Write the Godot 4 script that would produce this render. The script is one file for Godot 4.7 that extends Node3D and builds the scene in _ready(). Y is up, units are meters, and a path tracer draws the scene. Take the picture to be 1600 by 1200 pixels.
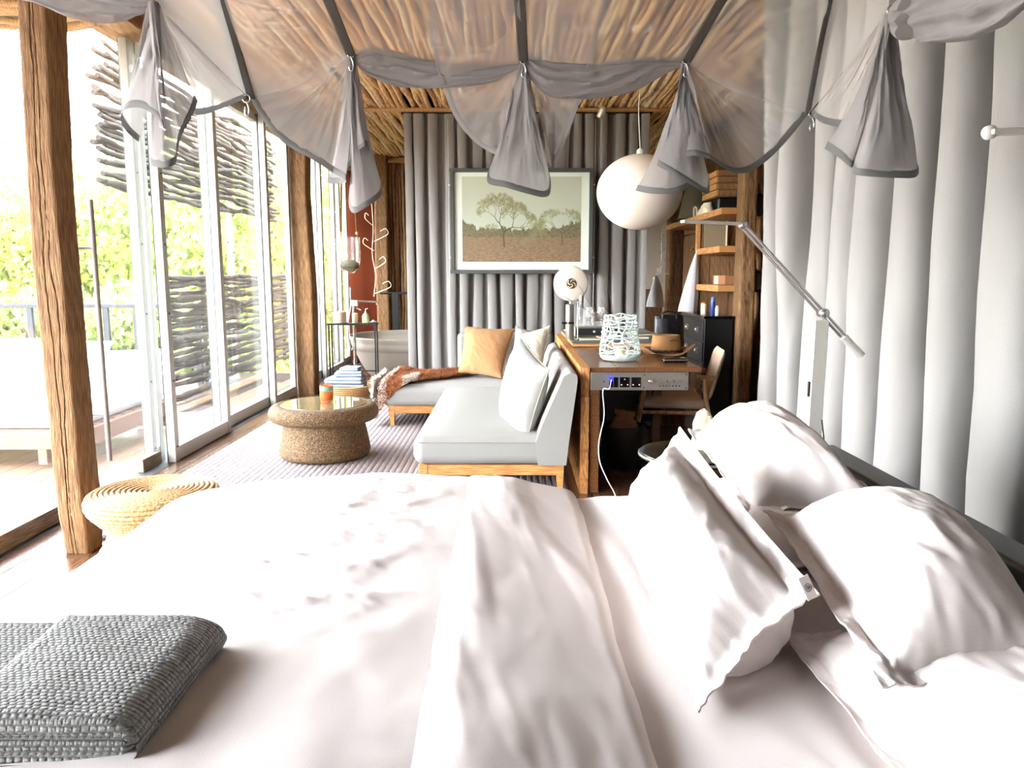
extends Node3D
# A lodge bedroom open to a deck on its left. y up, metres; the camera looks along -z, "D" is the distance in front of it.
const EYE := 1.45
const PITCH := 0.14073
var M := {}
var taken := {}
var rng := RandomNumberGenerator.new()
var nz := FastNoiseLite.new()

func _ready() -> void:
	rng.seed = 11
	nz.seed = 5
	nz.frequency = 1.0
	var cam := Camera3D.new()
	cam.name = "camera"
	cam.fov = 53.13
	cam.near = 0.05
	cam.far = 400.0
	cam.position = Vector3(0, EYE, 0)
	cam.rotation.x = -PITCH
	add_child(cam)
	cam.current = true
	var we := WorldEnvironment.new()
	we.name = "environment"
	var e := Environment.new()
	var sm := ProceduralSkyMaterial.new()
	sm.sky_top_color = Color(0.93, 0.96, 1.0)
	sm.sky_horizon_color = Color(1.0, 1.0, 1.0)
	sm.sky_curve = 0.25
	sm.ground_bottom_color = Color(0.45, 0.42, 0.36)
	sm.ground_horizon_color = Color(0.62, 0.62, 0.55)
	sm.sky_energy_multiplier = 4.8
	sm.ground_energy_multiplier = 1.5
	sm.sun_angle_max = 1.0
	var sky := Sky.new()
	sky.sky_material = sm
	e.background_mode = Environment.BG_SKY
	e.sky = sky
	e.tonemap_mode = Environment.TONE_MAPPER_LINEAR
	e.tonemap_exposure = 1.18
	e.sdfgi_enabled = true
	e.ssao_enabled = true
	e.ssil_enabled = true
	we.environment = e
	add_child(we)
	var sun := DirectionalLight3D.new()
	sun.name = "sun"
	sun.light_energy = 2.0
	sun.light_color = Color(1.0, 0.97, 0.9)
	sun.light_angular_distance = 3.0
	sun.shadow_enabled = true
	sun.look_at_from_position(Vector3(-5, 12, 5), Vector3.ZERO)
	add_child(sun)
	make_materials()
	setting()
	outdoors()
	bed()
	canopy()
	lounge()
	desk()
	bathing()
	wardrobe()
	lamps()

# ---------- placing ----------
func P(px: float, py: float, d: float) -> Vector3:   # the point seen at that spot of the 1600 x 1200 frame, d in front of the camera
	var y := (600.0 - py) / 1200.0
	var k := d / (cos(PITCH) + y * sin(PITCH))
	return Vector3((px - 800.0) / 1200.0 * k, EYE + k * (y * cos(PITCH) - sin(PITCH)), -d)

func Ph(px: float, py: float, h: float) -> Vector3:   # the point seen there at height h
	var y := (600.0 - py) / 1200.0
	return P(px, py, (EYE - h) * (cos(PITCH) + y * sin(PITCH)) / (sin(PITCH) - y * cos(PITCH)))

# ---------- objects ----------
func numbered(called: String) -> String:
	if not taken.has(called):
		taken[called] = 0
		return called
	taken[called] += 1
	return "%s_%03d" % [called, taken[called]]

func tag(o: Node3D, label: String, category := "", group := "") -> void:
	if label: o.set_meta("label", label)
	if category: o.set_meta("category", category)
	if group: o.set_meta("group", group)

func thing(called: String, label: String, category: String, at := Vector3.ZERO, turn := 0.0, group := "") -> Node3D:
	var o := Node3D.new()
	o.name = numbered(called)
	add_child(o)
	o.position = at
	o.rotation.y = turn
	tag(o, label, category, group)
	return o

func part(called: String, m: Mesh, mat: Material, parent: Node3D, at := Vector3.ZERO, rot := Vector3.ZERO) -> MeshInstance3D:
	var o := MeshInstance3D.new()
	o.name = called
	o.mesh = m
	o.material_override = mat
	o.position = at
	o.rotation = rot
	parent.add_child(o, true)
	return o

func solo(called: String, m: Mesh, mat: Material, label: String, category: String, at := Vector3.ZERO, rot := Vector3.ZERO, group := "") -> MeshInstance3D:
	var o := part(numbered(called), m, mat, self, at, rot)
	tag(o, label, category, group)
	return o

func struct(called: String, m: Mesh, mat: Material, at := Vector3.ZERO, rot := Vector3.ZERO) -> MeshInstance3D:
	var o := part(called, m, mat, self, at, rot)
	o.set_meta("kind", "structure")
	return o

func struct_root(called: String) -> Node3D:
	var o := Node3D.new()
	o.name = called
	add_child(o)
	o.set_meta("kind", "structure")
	return o

func copy(src: Node3D, label := "") -> Node3D:
	var base: String = str(src.name)
	var k := base.rfind("_0")
	if k > 0: base = base.substr(0, k)
	var r: Node3D = src.duplicate()
	r.name = numbered(base)
	add_child(r)
	if label: r.set_meta("label", label)
	return r

# ---------- shapes ----------
class MB:
	var v := PackedVector3Array()
	var n := PackedVector3Array()
	var t := PackedVector2Array()
	var c := PackedColorArray()
	var ix := PackedInt32Array()
	var tint := Color.WHITE
	var colored := false

	func grid(rows: Array, su := 1.0, sv := 1.0, closed := false, flip := false) -> void:
		var nr := rows.size()
		var nc: int = rows[0].size()
		var base := v.size()
		var sg := -1.0 if flip else 1.0
		for i in nr:
			var r: PackedVector3Array = rows[i]
			var up: PackedVector3Array = rows[mini(i + 1, nr - 1)]
			var dn: PackedVector3Array = rows[maxi(i - 1, 0)]
			for j in nc:
				var jp := j + 1
				var jm := j - 1
				if closed:
					if jp >= nc: jp = 1
					if jm < 0: jm = nc - 2
				else:
					jp = mini(jp, nc - 1)
					jm = maxi(jm, 0)
				var nn := (r[jp] - r[jm]).cross(up[j] - dn[j])
				if nn.length_squared() < 1e-16:
					var other := up if i < nr / 2 else dn
					nn = (other[jp] - other[jm]).cross(up[j] - dn[j])
				v.append(r[j])
				n.append(nn.normalized() * sg)
				t.append(Vector2(float(j) / (nc - 1) * su, float(i) / (nr - 1) * sv))
				if colored: c.append(tint)
		for i in nr - 1:
			for j in nc - 1:
				var a := base + i * nc + j
				var b := a + 1
				var d := a + nc
				if flip:
					ix.append_array([a, b, d, b, d + 1, d])
				else:
					ix.append_array([a, d, b, b, d, d + 1])

	func tube(pts: PackedVector3Array, rad: Variant, sides := 8, cap := true, flat := 1.0) -> void:
		var rows := []
		var m := pts.size()
		var right := Vector3.ZERO
		for i in m:
			var tg := (pts[mini(i + 1, m - 1)] - pts[maxi(i - 1, 0)]).normalized()
			if i == 0:
				right = tg.cross(Vector3.UP if absf(tg.y) < 0.9 else Vector3.RIGHT).normalized()
			right = (right - tg * right.dot(tg)).normalized()
			var u := tg.cross(right)
			var r: float = rad if rad is float else rad[i]
			var ring := PackedVector3Array()
			for k in sides + 1:
				var a := TAU * k / sides
				ring.append(pts[i] + right * (cos(a) * r) + u * (sin(a) * r * flat))
			rows.append(ring)
		grid(rows, 1.0, 1.0, true)
		if cap:
			fan(rows[0], pts[0], true)
			fan(rows[m - 1], pts[m - 1], false)

	func fan(ring: PackedVector3Array, mid: Vector3, flip: bool) -> void:
		var base := v.size()
		var nn := (ring[0] - mid).cross(ring[maxi(1, ring.size() / 4)] - mid).normalized()
		if flip: nn = -nn
		v.append(mid); n.append(nn); t.append(Vector2(0.5, 0.5))
		if colored: c.append(tint)
		for p in ring:
			v.append(p); n.append(nn); t.append(Vector2(0.5, 0.5) + Vector2(p.x - mid.x, p.z - mid.z))
			if colored: c.append(tint)
		for k in ring.size() - 1:
			if flip: ix.append_array([base, base + 1 + k, base + 2 + k])
			else: ix.append_array([base, base + 2 + k, base + 1 + k])

	func lathe(prof: Array, seg := 32, at := Vector3.ZERO, sx := 1.0, sz := 1.0) -> void:   # (radius, height) from the bottom upwards on the outside
		var rows := []
		for q in prof:
			var ring := PackedVector3Array()
			for k in seg + 1:
				var a := TAU * k / seg
				ring.append(at + Vector3(q.x * cos(a) * sx, q.y, -q.x * sin(a) * sz))
			rows.append(ring)
		grid(rows, 1.0, 1.0, true)

	func box(size: Vector3, r := 0.004, xf := Transform3D(), seg := 1) -> void:
		var h := size / 2.0
		r = minf(r, minf(h.x, minf(h.y, h.z)) * 0.98)
		for ax in 3:
			for s in [-1.0, 1.0]:
				var a1 := (ax + 1) % 3
				var a2 := (ax + 2) % 3
				var base := v.size()
				var l1 := PackedFloat32Array()
				var l2 := PackedFloat32Array()
				for k in seg + 1:
					l1.append(-h[a1] + r * k / seg)
					l2.append(-h[a2] + r * k / seg)
				for k in seg + 1:
					l1.append(h[a1] - r * (seg - k) / seg)
					l2.append(h[a2] - r * (seg - k) / seg)
				for q2 in l2:
					for q1 in l1:
						var q := Vector3.ZERO
						q[ax] = s * h[ax]
						q[a1] = q1
						q[a2] = q2
						var inner := Vector3(clampf(q.x, -h.x + r, h.x - r), clampf(q.y, -h.y + r, h.y - r), clampf(q.z, -h.z + r, h.z - r))
						var nn := (q - inner).normalized()
						v.append(xf * (inner + nn * r))
						n.append((xf.basis * nn).normalized())
						t.append(Vector2(q1, q2))
						if colored: c.append(tint)
				var w := l1.size()
				for i in w - 1:
					for j in w - 1:
						var a := base + i * w + j
						if s > 0: ix.append_array([a, a + w, a + 1, a + 1, a + w, a + w + 1])
						else: ix.append_array([a, a + 1, a + w, a + 1, a + w + 1, a + w])

	func prism(poly: PackedVector2Array, z0: float, z1: float, xf := Transform3D(), smooth := false) -> void:   # poly in x-y, swept from z0 to z1 > z0
		if Geometry2D.is_polygon_clockwise(poly): pass
		var area := 0.0
		for i in poly.size():
			area += poly[i].cross(poly[(i + 1) % poly.size()])
		if area < 0:
			poly = poly.duplicate()
			poly.reverse()
		var tri := Geometry2D.triangulate_polygon(poly)
		for s in 2:
			var base := v.size()
			var nn := (xf.basis * Vector3(0, 0, 1 if s else -1)).normalized()
			for p in poly:
				v.append(xf * Vector3(p.x, p.y, z1 if s else z0)); n.append(nn); t.append(p)
				if colored: c.append(tint)
			for k in range(0, tri.size(), 3):
				var a := poly[tri[k]]
				var ccw := (poly[tri[k + 1]] - a).cross(poly[tri[k + 2]] - a) > 0
				if ccw == (s == 1): ix.append_array([base + tri[k], base + tri[k + 2], base + tri[k + 1]])
				else: ix.append_array([base + tri[k], base + tri[k + 1], base + tri[k + 2]])
		var m := poly.size()
		for i in m:
			var a := poly[i]
			var b := poly[(i + 1) % m]
			var na := Vector2(b.y - a.y, a.x - b.x).normalized()
			var nb := na
			if smooth:
				var pa := poly[(i + m - 1) % m]
				var pb := poly[(i + 2) % m]
				na = (na + Vector2(a.y - pa.y, pa.x - a.x).normalized()).normalized()
				nb = (nb + Vector2(pb.y - b.y, b.x - pb.x).normalized()).normalized()
			var base := v.size()
			for q in [[a, z0, na], [b, z0, nb], [b, z1, nb], [a, z1, na]]:
				v.append(xf * Vector3(q[0].x, q[0].y, q[1]))
				n.append((xf.basis * Vector3(q[2].x, q[2].y, 0)).normalized())
				t.append(Vector2(q[1], q[0].y))
				if colored: c.append(tint)
			ix.append_array([base, base + 2, base + 1, base, base + 3, base + 2])

	func done() -> ArrayMesh:
		var a := []
		a.resize(Mesh.ARRAY_MAX)
		a[Mesh.ARRAY_VERTEX] = v
		a[Mesh.ARRAY_NORMAL] = n
		a[Mesh.ARRAY_TEX_UV] = t
		if colored: a[Mesh.ARRAY_COLOR] = c
		a[Mesh.ARRAY_INDEX] = ix
		var m := ArrayMesh.new()
		m.add_surface_from_arrays(Mesh.PRIMITIVE_TRIANGLES, a)
		return m

func xf(at: Vector3, rot := Vector3.ZERO) -> Transform3D:
	return Transform3D(Basis.from_euler(rot), at)

func box_mesh(s: Vector3, r := 0.004, seg := 1) -> ArrayMesh:
	var b := MB.new()
	b.box(s, r, Transform3D(), seg)
	return b.done()

func lathe_mesh(prof: Array, seg := 32) -> ArrayMesh:
	var b := MB.new()
	b.lathe(prof, seg)
	return b.done()

func tube_mesh(pts: Array, rad: Variant, sides := 8) -> ArrayMesh:
	var b := MB.new()
	b.tube(PackedVector3Array(pts), rad, sides)
	return b.done()

func bar(a: Vector3, b: Vector3, w: float, h: float, r := 0.003) -> ArrayMesh:   # a square bar from a to b
	var m := MB.new()
	var z := (b - a).normalized()
	var x := Vector3.UP.cross(z).normalized() if absf(z.y) < 0.98 else Vector3.RIGHT
	m.box(Vector3(w, h, a.distance_to(b)), r, Transform3D(Basis(x, z.cross(x), z), (a + b) / 2))
	return m.done()

func spline(pts: Array, n: int) -> PackedVector3Array:   # Catmull-Rom through the points
	var out := PackedVector3Array()
	var m := pts.size()
	for i in n:
		var f := float(i) / (n - 1) * (m - 1)
		var k := mini(int(f), m - 2)
		var a: Vector3 = pts[maxi(k - 1, 0)]
		var b: Vector3 = pts[k]
		out.append(b.cubic_interpolate(pts[k + 1], a, pts[mini(k + 2, m - 1)], f - k))
	return out

func surf(nu: int, nv: int, f: Callable, su := 1.0, sv := 1.0, closed := false, flip := false) -> ArrayMesh:
	var rows := []
	for j in nv + 1:
		var r := PackedVector3Array()
		for i in nu + 1:
			r.append(f.call(float(i) / nu, float(j) / nv))
		rows.append(r)
	var b := MB.new()
	b.grid(rows, su, sv, closed, flip)
	return b.done()

func N3(x: float, y: float, z: float) -> float:
	return nz.get_noise_3d(x, y, z)

# ---------- materials ----------
func noise_tex(kind: int, freq: float, lo: Color, hi: Color, oct := 4, size := 512, sd := 1, normal := false, bump := 4.0) -> NoiseTexture2D:
	var n := FastNoiseLite.new()
	n.noise_type = kind
	n.frequency = freq
	n.seed = sd
	n.fractal_octaves = oct
	if kind == FastNoiseLite.TYPE_CELLULAR:
		n.cellular_return_type = FastNoiseLite.RETURN_CELL_VALUE
	var t := NoiseTexture2D.new()
	t.width = size
	t.height = size
	t.seamless = true
	t.generate_mipmaps = false
	if normal:
		t.as_normal_map = true
		t.bump_strength = bump
	else:
		var g := Gradient.new()
		g.colors = PackedColorArray([lo, hi])
		g.offsets = PackedFloat32Array([0.15, 0.85])
		t.color_ramp = g
	t.noise = n
	return t

func mat(key: String, col: Color, rough := 0.8, metal := 0.0) -> StandardMaterial3D:
	var m := StandardMaterial3D.new()
	m.resource_name = key
	m.albedo_color = col
	m.roughness = rough
	m.metallic = metal
	M[key] = m
	return m

func tri(m: StandardMaterial3D, scale: Vector3, world := true) -> void:
	m.uv1_triplanar = true
	m.uv1_world_triplanar = world
	m.uv1_scale = scale

func wood(key: String, col: Color, scale: Vector3, rough := 0.6, deep := 0.3) -> StandardMaterial3D:
	var m := mat(key, col, rough)
	m.albedo_texture = M.grain
	m.heightmap_enabled = true
	m.heightmap_texture = M.grain_h
	m.heightmap_scale = deep
	tri(m, scale)
	return m

func cloth(key: String, col: Color, scale := 6.0, deep := 0.12, rough := 0.95) -> StandardMaterial3D:
	var m := mat(key, col, rough)
	m.albedo_texture = M.mottle
	m.heightmap_enabled = true
	m.heightmap_texture = M.weave
	m.heightmap_scale = deep
	tri(m, Vector3.ONE * scale)
	return m

func weave_tex() -> ImageTexture:
	var im := Image.create(128, 128, false, Image.FORMAT_RGB8)
	var r := RandomNumberGenerator.new()
	r.seed = 3
	for y in 128:
		for x in 128:
			var a := 0.5 + 0.5 * sin(TAU * x / 8.0)
			var b := 0.5 + 0.5 * sin(TAU * y / 8.0)
			var over := ((x / 8) + (y / 8)) % 2 == 0
			var k := (a if over else b) * 0.7 + r.randf() * 0.3
			im.set_pixel(x, y, Color(k, k, k))
	return ImageTexture.create_from_image(im)

func make_materials() -> void:
	M.grain = noise_tex(FastNoiseLite.TYPE_SIMPLEX, 0.012, Color(0.66, 0.60, 0.54), Color(1.0, 1.0, 1.0), 5, 512, 4)
	M.grain_h = noise_tex(FastNoiseLite.TYPE_SIMPLEX, 0.02, Color.BLACK, Color.WHITE, 5, 512, 8)
	M.mottle = noise_tex(FastNoiseLite.TYPE_SIMPLEX, 0.05, Color(0.86, 0.86, 0.86), Color(1, 1, 1), 4, 256, 2)
	M.weave = weave_tex()
	wood("post_wood", Color(0.60, 0.46, 0.30), Vector3(14, 0.8, 14), 0.8, 0.5)
	wood("pole_wood", Color(0.97, 0.82, 0.59), Vector3(18, 18, 0.7), 0.8, 0.25)
	wood("pole_pale", Color(1.0, 0.93, 0.77), Vector3(18, 18, 0.7), 0.8, 0.25)
	wood("pole_brown", Color(0.88, 0.70, 0.47), Vector3(18, 18, 0.7), 0.8, 0.25)
	wood("stick_wood", Color(0.74, 0.60, 0.41), Vector3(18, 0.8, 18), 0.8, 0.3)
	wood("lath_wood", Color(0.24, 0.20, 0.16), Vector3(18, 18, 0.8), 0.9, 0.3)
	wood("floor_wood", Color(0.42, 0.30, 0.22), Vector3(16, 16, 0.6), 0.22, 0.02)
	wood("floor_wood_dark", Color(0.36, 0.25, 0.18), Vector3(16, 16, 0.6), 0.25, 0.02)
	wood("deck_wood", Color(0.56, 0.42, 0.33), Vector3(14, 14, 0.6), 0.45, 0.05)
	wood("board_wood", Color(0.60, 0.45, 0.29), Vector3(14, 0.7, 14), 0.7, 0.15)
	wood("board_wood_flat", Color(0.60, 0.46, 0.30), Vector3(16, 16, 0.7), 0.7, 0.15)
	wood("oak", Color(0.86, 0.62, 0.36), Vector3(0.8, 18, 18), 0.5, 0.02)
	wood("oak_shelf", Color(0.86, 0.65, 0.41), Vector3(16, 16, 0.7), 0.55, 0.04)
	wood("teak", Color(0.56, 0.42, 0.33), Vector3(0.7, 16, 16), 0.7, 0.05)
	wood("sill_wood", Color(0.52, 0.46, 0.39), Vector3(14, 14, 0.7), 0.6, 0.05)
	wood("desk_wood", Color(0.47, 0.31, 0.19), Vector3(14, 14, 0.7), 0.25, 0.02)
	wood("desk_edge", Color(0.80, 0.56, 0.30), Vector3(14, 1.5, 3), 0.6, 0.25)
	wood("chair_wood", Color(0.90, 0.72, 0.54), Vector3(14, 1, 14), 0.5, 0.02)
	mat("dark_gap", Color(0.10, 0.07, 0.05), 0.95)
	mat("alu", Color(0.66, 0.67, 0.65), 0.45, 0.35)
	mat("alu_dark", Color(0.16, 0.16, 0.17), 0.5, 0.3)
	mat("rail_metal", Color(0.09, 0.11, 0.13), 0.75, 0.0)
	mat("black_metal", Color(0.06, 0.06, 0.065), 0.4, 0.3)
	mat("chrome", Color(0.85, 0.85, 0.85), 0.16, 0.9)
	mat("steel", Color(0.62, 0.60, 0.57), 0.36, 0.9)
	mat("brushed", Color(0.84, 0.83, 0.80), 0.38, 0.45)
	mat("plaster", Color(0.76, 0.72, 0.65), 0.9)
	mat("red_panel", Color(0.30, 0.135, 0.075), 1.0)
	M.red_panel.metallic_specular = 0.15
	mat("handle_grey", Color(0.44, 0.41, 0.38), 0.5, 0.2)
	mat("white_paint", Color(0.9, 0.9, 0.88), 0.5)
	mat("cream", Color(0.93, 0.88, 0.76), 0.6)
	mat("black_paint", Color(0.075, 0.08, 0.085), 0.42)
	mat("black_gloss", Color(0.03, 0.03, 0.03), 0.12)
	var g := mat("glass", Color(0.97, 1.0, 0.99, 0.04), 0.0)
	g.transparency = BaseMaterial3D.TRANSPARENCY_ALPHA
	mat("picture_frame", Color(0.26, 0.27, 0.27), 0.5)
	var sg := mat("smoked_glass", Color(0.42, 0.40, 0.30), 0.03)
	sg.metallic_specular = 0.8
	var ag := mat("amber_glass", Color(0.85, 0.42, 0.18, 0.45), 0.05)
	ag.transparency = BaseMaterial3D.TRANSPARENCY_ALPHA
	ag.roughness = 0.3
	var cg := mat("clear_glass", Color(0.96, 0.98, 0.97, 0.12), 0.03)
	cg.transparency = BaseMaterial3D.TRANSPARENCY_ALPHA
	var sgl := mat("strand_glass", Color(0.88, 0.94, 0.93), 0.12)
	sgl.transparency = BaseMaterial3D.TRANSPARENCY_ALPHA
	sgl.albedo_color.a = 0.45
	sgl.metallic_specular = 0.9
	var ub := mat("usb_blue", Color(0.1, 0.1, 0.6), 0.3)
	ub.emission_enabled = true
	ub.emission = Color(0.15, 0.2, 1.0)
	ub.emission_energy_multiplier = 1.2
	cloth("linen_grey", Color(0.56, 0.55, 0.54), 24.0, 0.03)
	cloth("sofa_cloth", Color(0.58, 0.575, 0.56), 26.0, 0.05)
	cloth("bed_white", Color(0.93, 0.895, 0.88), 40.0, 0.005, 0.85)
	cloth("outdoor_white", Color(0.78, 0.79, 0.80), 26.0, 0.03)

# ---------- the setting ----------
func pole(length: float, r: float, wob: float, seed_at: float, n := 14, sides := 6) -> ArrayMesh:   # a crooked pole along z, from 0 to -length
	var pts := PackedVector3Array()
	var rad := PackedFloat32Array()
	for i in n:
		var f := float(i) / (n - 1)
		pts.append(Vector3(N3(f * length * 0.7, seed_at, 0.3) * wob, N3(f * length * 0.7, seed_at, 7.3) * wob, -f * length))
		rad.append(r * (1.0 + 0.35 * N3(f * length * 1.6, seed_at, 3.1)))
	var b := MB.new()
	b.tube(pts, rad, sides)
	return b.done()

func hewn(axis: Array, sizes: Array, rough: float, sd: float, n := 60) -> ArrayMesh:   # a roughly squared post through the axis points; sizes are (x, z)
	var rows := []
	var m := 40 if n < 150 else 200
	for i in n:
		var f := float(i) / (n - 1)
		var g := f * (axis.size() - 1)
		var k := mini(int(g), axis.size() - 2)
		var c: Vector3 = axis[k].lerp(axis[k + 1], g - k)
		var s: Vector2 = sizes[k].lerp(sizes[k + 1], g - k)
		var ring := PackedVector3Array()
		for j in m + 1:
			var a := TAU * (j % m) / m
			var ca := cos(a)
			var sa := sin(a)
			var q := pow(pow(absf(ca), 9.0) + pow(absf(sa), 9.0), -1.0 / 9.0)
			var p := Vector3(ca * q * s.x / 2, 0, -sa * q * s.y / 2)
			var bumps := N3(p.x * 9 + sd, c.y * 2.2, p.z * 9) * 0.9 + N3(p.x * 4 + sd, c.y * 19.0 + p.x * 9, p.z * 4) * 0.6
			p *= 1.0 + bumps * rough
			# long drying cracks
			var crack := absf(ca * q * 0.5 + 0.06 + 0.22 * N3(c.y * 0.8, sd, 2.0))
			var cr2 := absf(ca * q * 0.5 - 0.16 + 0.25 * N3(c.y * 1.1, sd, 9.0)) + 0.02 * maxf(0, N3(c.y * 3, sd, 5.0))
			if sa < -0.5 and (crack < 0.016 or cr2 < 0.011): p *= 0.90
			if ca > 0.5 and absf(sa * q * 0.5 + 0.1 * N3(c.y * 0.9, sd, 7.0)) < 0.015: p *= 0.9
			ring.append(c + p)
		rows.append(ring)
	var b := MB.new()
	b.grid(rows, 1, 1, true)
	b.fan(rows[0], axis[0], true)
	b.fan(rows[n - 1], axis[-1], false)
	return b.done()

func setting() -> void:
	# floor: a dark bed with planks laid along the room
	var fl := struct("floor", box_mesh(Vector3(6.4, 0.14, 17.5), 0.005), M.dark_gap, Vector3(0.42, -0.1, -5.25))
	var rp := []
	for k in 6:
		rp.append(box_mesh(Vector3(0.186, 0.03, [2.4, 3.1, 2.7][k % 3]), 0.002))
	for i in 34:
		var z := 3.4 - rng.randf() * 1.8
		while z > -13.6:
			var k := rng.randi() % 3
			var l: float = [2.4, 3.1, 2.7][k]
			if z - l < -13.95: break
			part("plank", rp[k], M.floor_wood if rng.randf() < 0.6 else M.floor_wood_dark, fl, Vector3(-2.6 + i * 0.19 - 0.42, 0.085 - rng.randf() * 0.001, z - l / 2 + 5.25))
			z -= l + 0.004
	# ceiling of peeled poles under dark boards
	var ce := struct("ceiling", box_mesh(Vector3(6.6, 0.1, 17.2), 0.01), M.dark_gap, Vector3(0.45, 3.52, -5.2))
	var lens := []
	for k in 9:
		lens.append(pole(10.4, 0.034, 0.05, k * 3.7, 26))
	for i in 100:
		var x := -2.66 + i * 0.0535
		var far := -13.1
		var o := part("pole", lens[rng.randi() % 9], [M.pole_wood, M.pole_wood, M.pole_pale, M.pole_brown][rng.randi() % 4], ce, Vector3(x - 0.45 + rng.randf_range(-.012, .012), -0.1 - rng.randf() * 0.012, far + 10.4 + 5.2), Vector3(0, 0, rng.randf() * TAU))
		o.scale.z = 1.0
	struct("trim_1", box_mesh(Vector3(5.2, 0.03, 0.1), 0.008), M.pole_brown, Vector3(0.02, 3.36, -9.32))
	# back wall: red panel, post and upright sticks behind the bath, plaster on the right
	var wb := struct("wall_back", box_mesh(Vector3(6.6, 3.8, 0.16), 0.01), M.plaster, Vector3(0.45, 1.7, -13.3))
	var sticks := []
	for k in 6:
		sticks.append(pole(3.3, 0.027, 0.05, 40 + k * 2.1, 16))
	for i in 42:
		part("stick", sticks[rng.randi() % 6], [M.stick_wood, M.stick_wood, M.board_wood][rng.randi() % 3], wb, Vector3(-2.62 + i * 0.052 - 0.0, -1.7, 0.13 + rng.randf() * 0.02), Vector3(PI / 2, 0, 0))
	part("backing", box_mesh(Vector3(2.4, 3.4, 0.02), 0.002), M.dark_gap, wb, Vector3(-1.95, 0, 0.09))
	part("wall_plate", pole(2.6, 0.05, 0.02, 91, 10), M.pole_brown, wb, Vector3(-3.1, 1.63, 0.2), Vector3(0, -PI / 2, 0))
	part("panel", box_mesh(Vector3(0.62, 3.3, 0.03), 0.004), M.red_panel, wb, Vector3(-2.92, -0.05, 0.2))
	struct("trim_2", hewn([Vector3(-2.14, 0, -12.95), Vector3(-2.16, 1.7, -12.95), Vector3(-2.14, 3.4, -12.95)], [Vector2(.2, .2), Vector2(.22, .2), Vector2(.2, .2)], 0.03, 3.0), M.post_wood)
	# right wall of boards, and the walls behind the camera
	var wr := struct("wall_right", box_mesh(Vector3(0.16, 3.6, 17.2), 0.01), M.dark_gap, Vector3(2.95, 1.7, -5.2))
	for i in 30:
		part("board", box_mesh(Vector3(0.03, 3.5, 0.205), 0.003), M.board_wood, wr, Vector3(-0.09 - rng.randf() * 0.008, 0, -2.0 - i * 0.21))
	struct("wall_rear", box_mesh(Vector3(6.6, 3.8, 0.16), 0.01), M.plaster, Vector3(0.45, 1.7, 3.45))
	# the big squared posts in the glass wall
	var zc := -3.95
	struct("trim_3", hewn([Vector3(-2.29, 0.0, zc), Vector3(-2.29, 0.2, zc), Vector3(-2.30, 0.41, zc), Vector3(-2.305, 0.79, zc), Vector3(-2.315, 1.54, zc), Vector3(-2.305, 2.01, zc), Vector3(-2.28, 2.74, zc), Vector3(-2.28, 3.47, zc)],
		[Vector2(.125, .15), Vector2(.14, .20), Vector2(.14, .19), Vector2(.145, .18), Vector2(.155, .17), Vector2(.135, .19), Vector2(.14, .19), Vector2(.14, .19)], 0.05, 1.3, 220), M.post_wood)
	struct("trim_4", hewn([Vector3(-2.53, 0, -9.45), Vector3(-2.52, 1.2, -9.45), Vector3(-2.55, 2.4, -9.45), Vector3(-2.53, 3.47, -9.45)], [Vector2(.22, .26), Vector2(.24, .26), Vector2(.22, .26), Vector2(.24, .26)], 0.03, 8.0, 120), M.post_wood)
	# glass wall: sliding leaves on three tracks
	struct("wall_left", box_mesh(Vector3(0.34, 0.34, 17.0), 0.01), M.board_wood_flat, Vector3(-2.78, 3.33, -5.2))
	struct("trim_5", box_mesh(Vector3(0.34, 0.03, 17.0), 0.004), M.alu_dark, Vector3(-2.8, -0.012, -5.2))
	leaf("window_1", -2.655, 5.86, 7.06, true)
	leaf("window_2", -2.73, 7.0, 8.5, true)
	leaf("window_3", -2.655, 8.42, 9.3, true)
	leaf("window_4", -2.73, 9.65, 10.9, true)
	leaf("window_5", -2.655, 10.8, 12.0, true)
	leaf("window_6", -2.73, 11.9, 12.85, true)
	leaf("window_7", -2.80, 5.80, 6.0, true)
	leaf("window_8", -2.70, -0.48, 4.42, false)
	part("panel", box_mesh(Vector3(0.2, 3.3, 2.9), 0.01), M.plaster, self.get_node("wall_left"), Vector3(0.0, -1.7, 7.15))
	leaf("door_1", -2.75, 4.78, 5.84, false)

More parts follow.
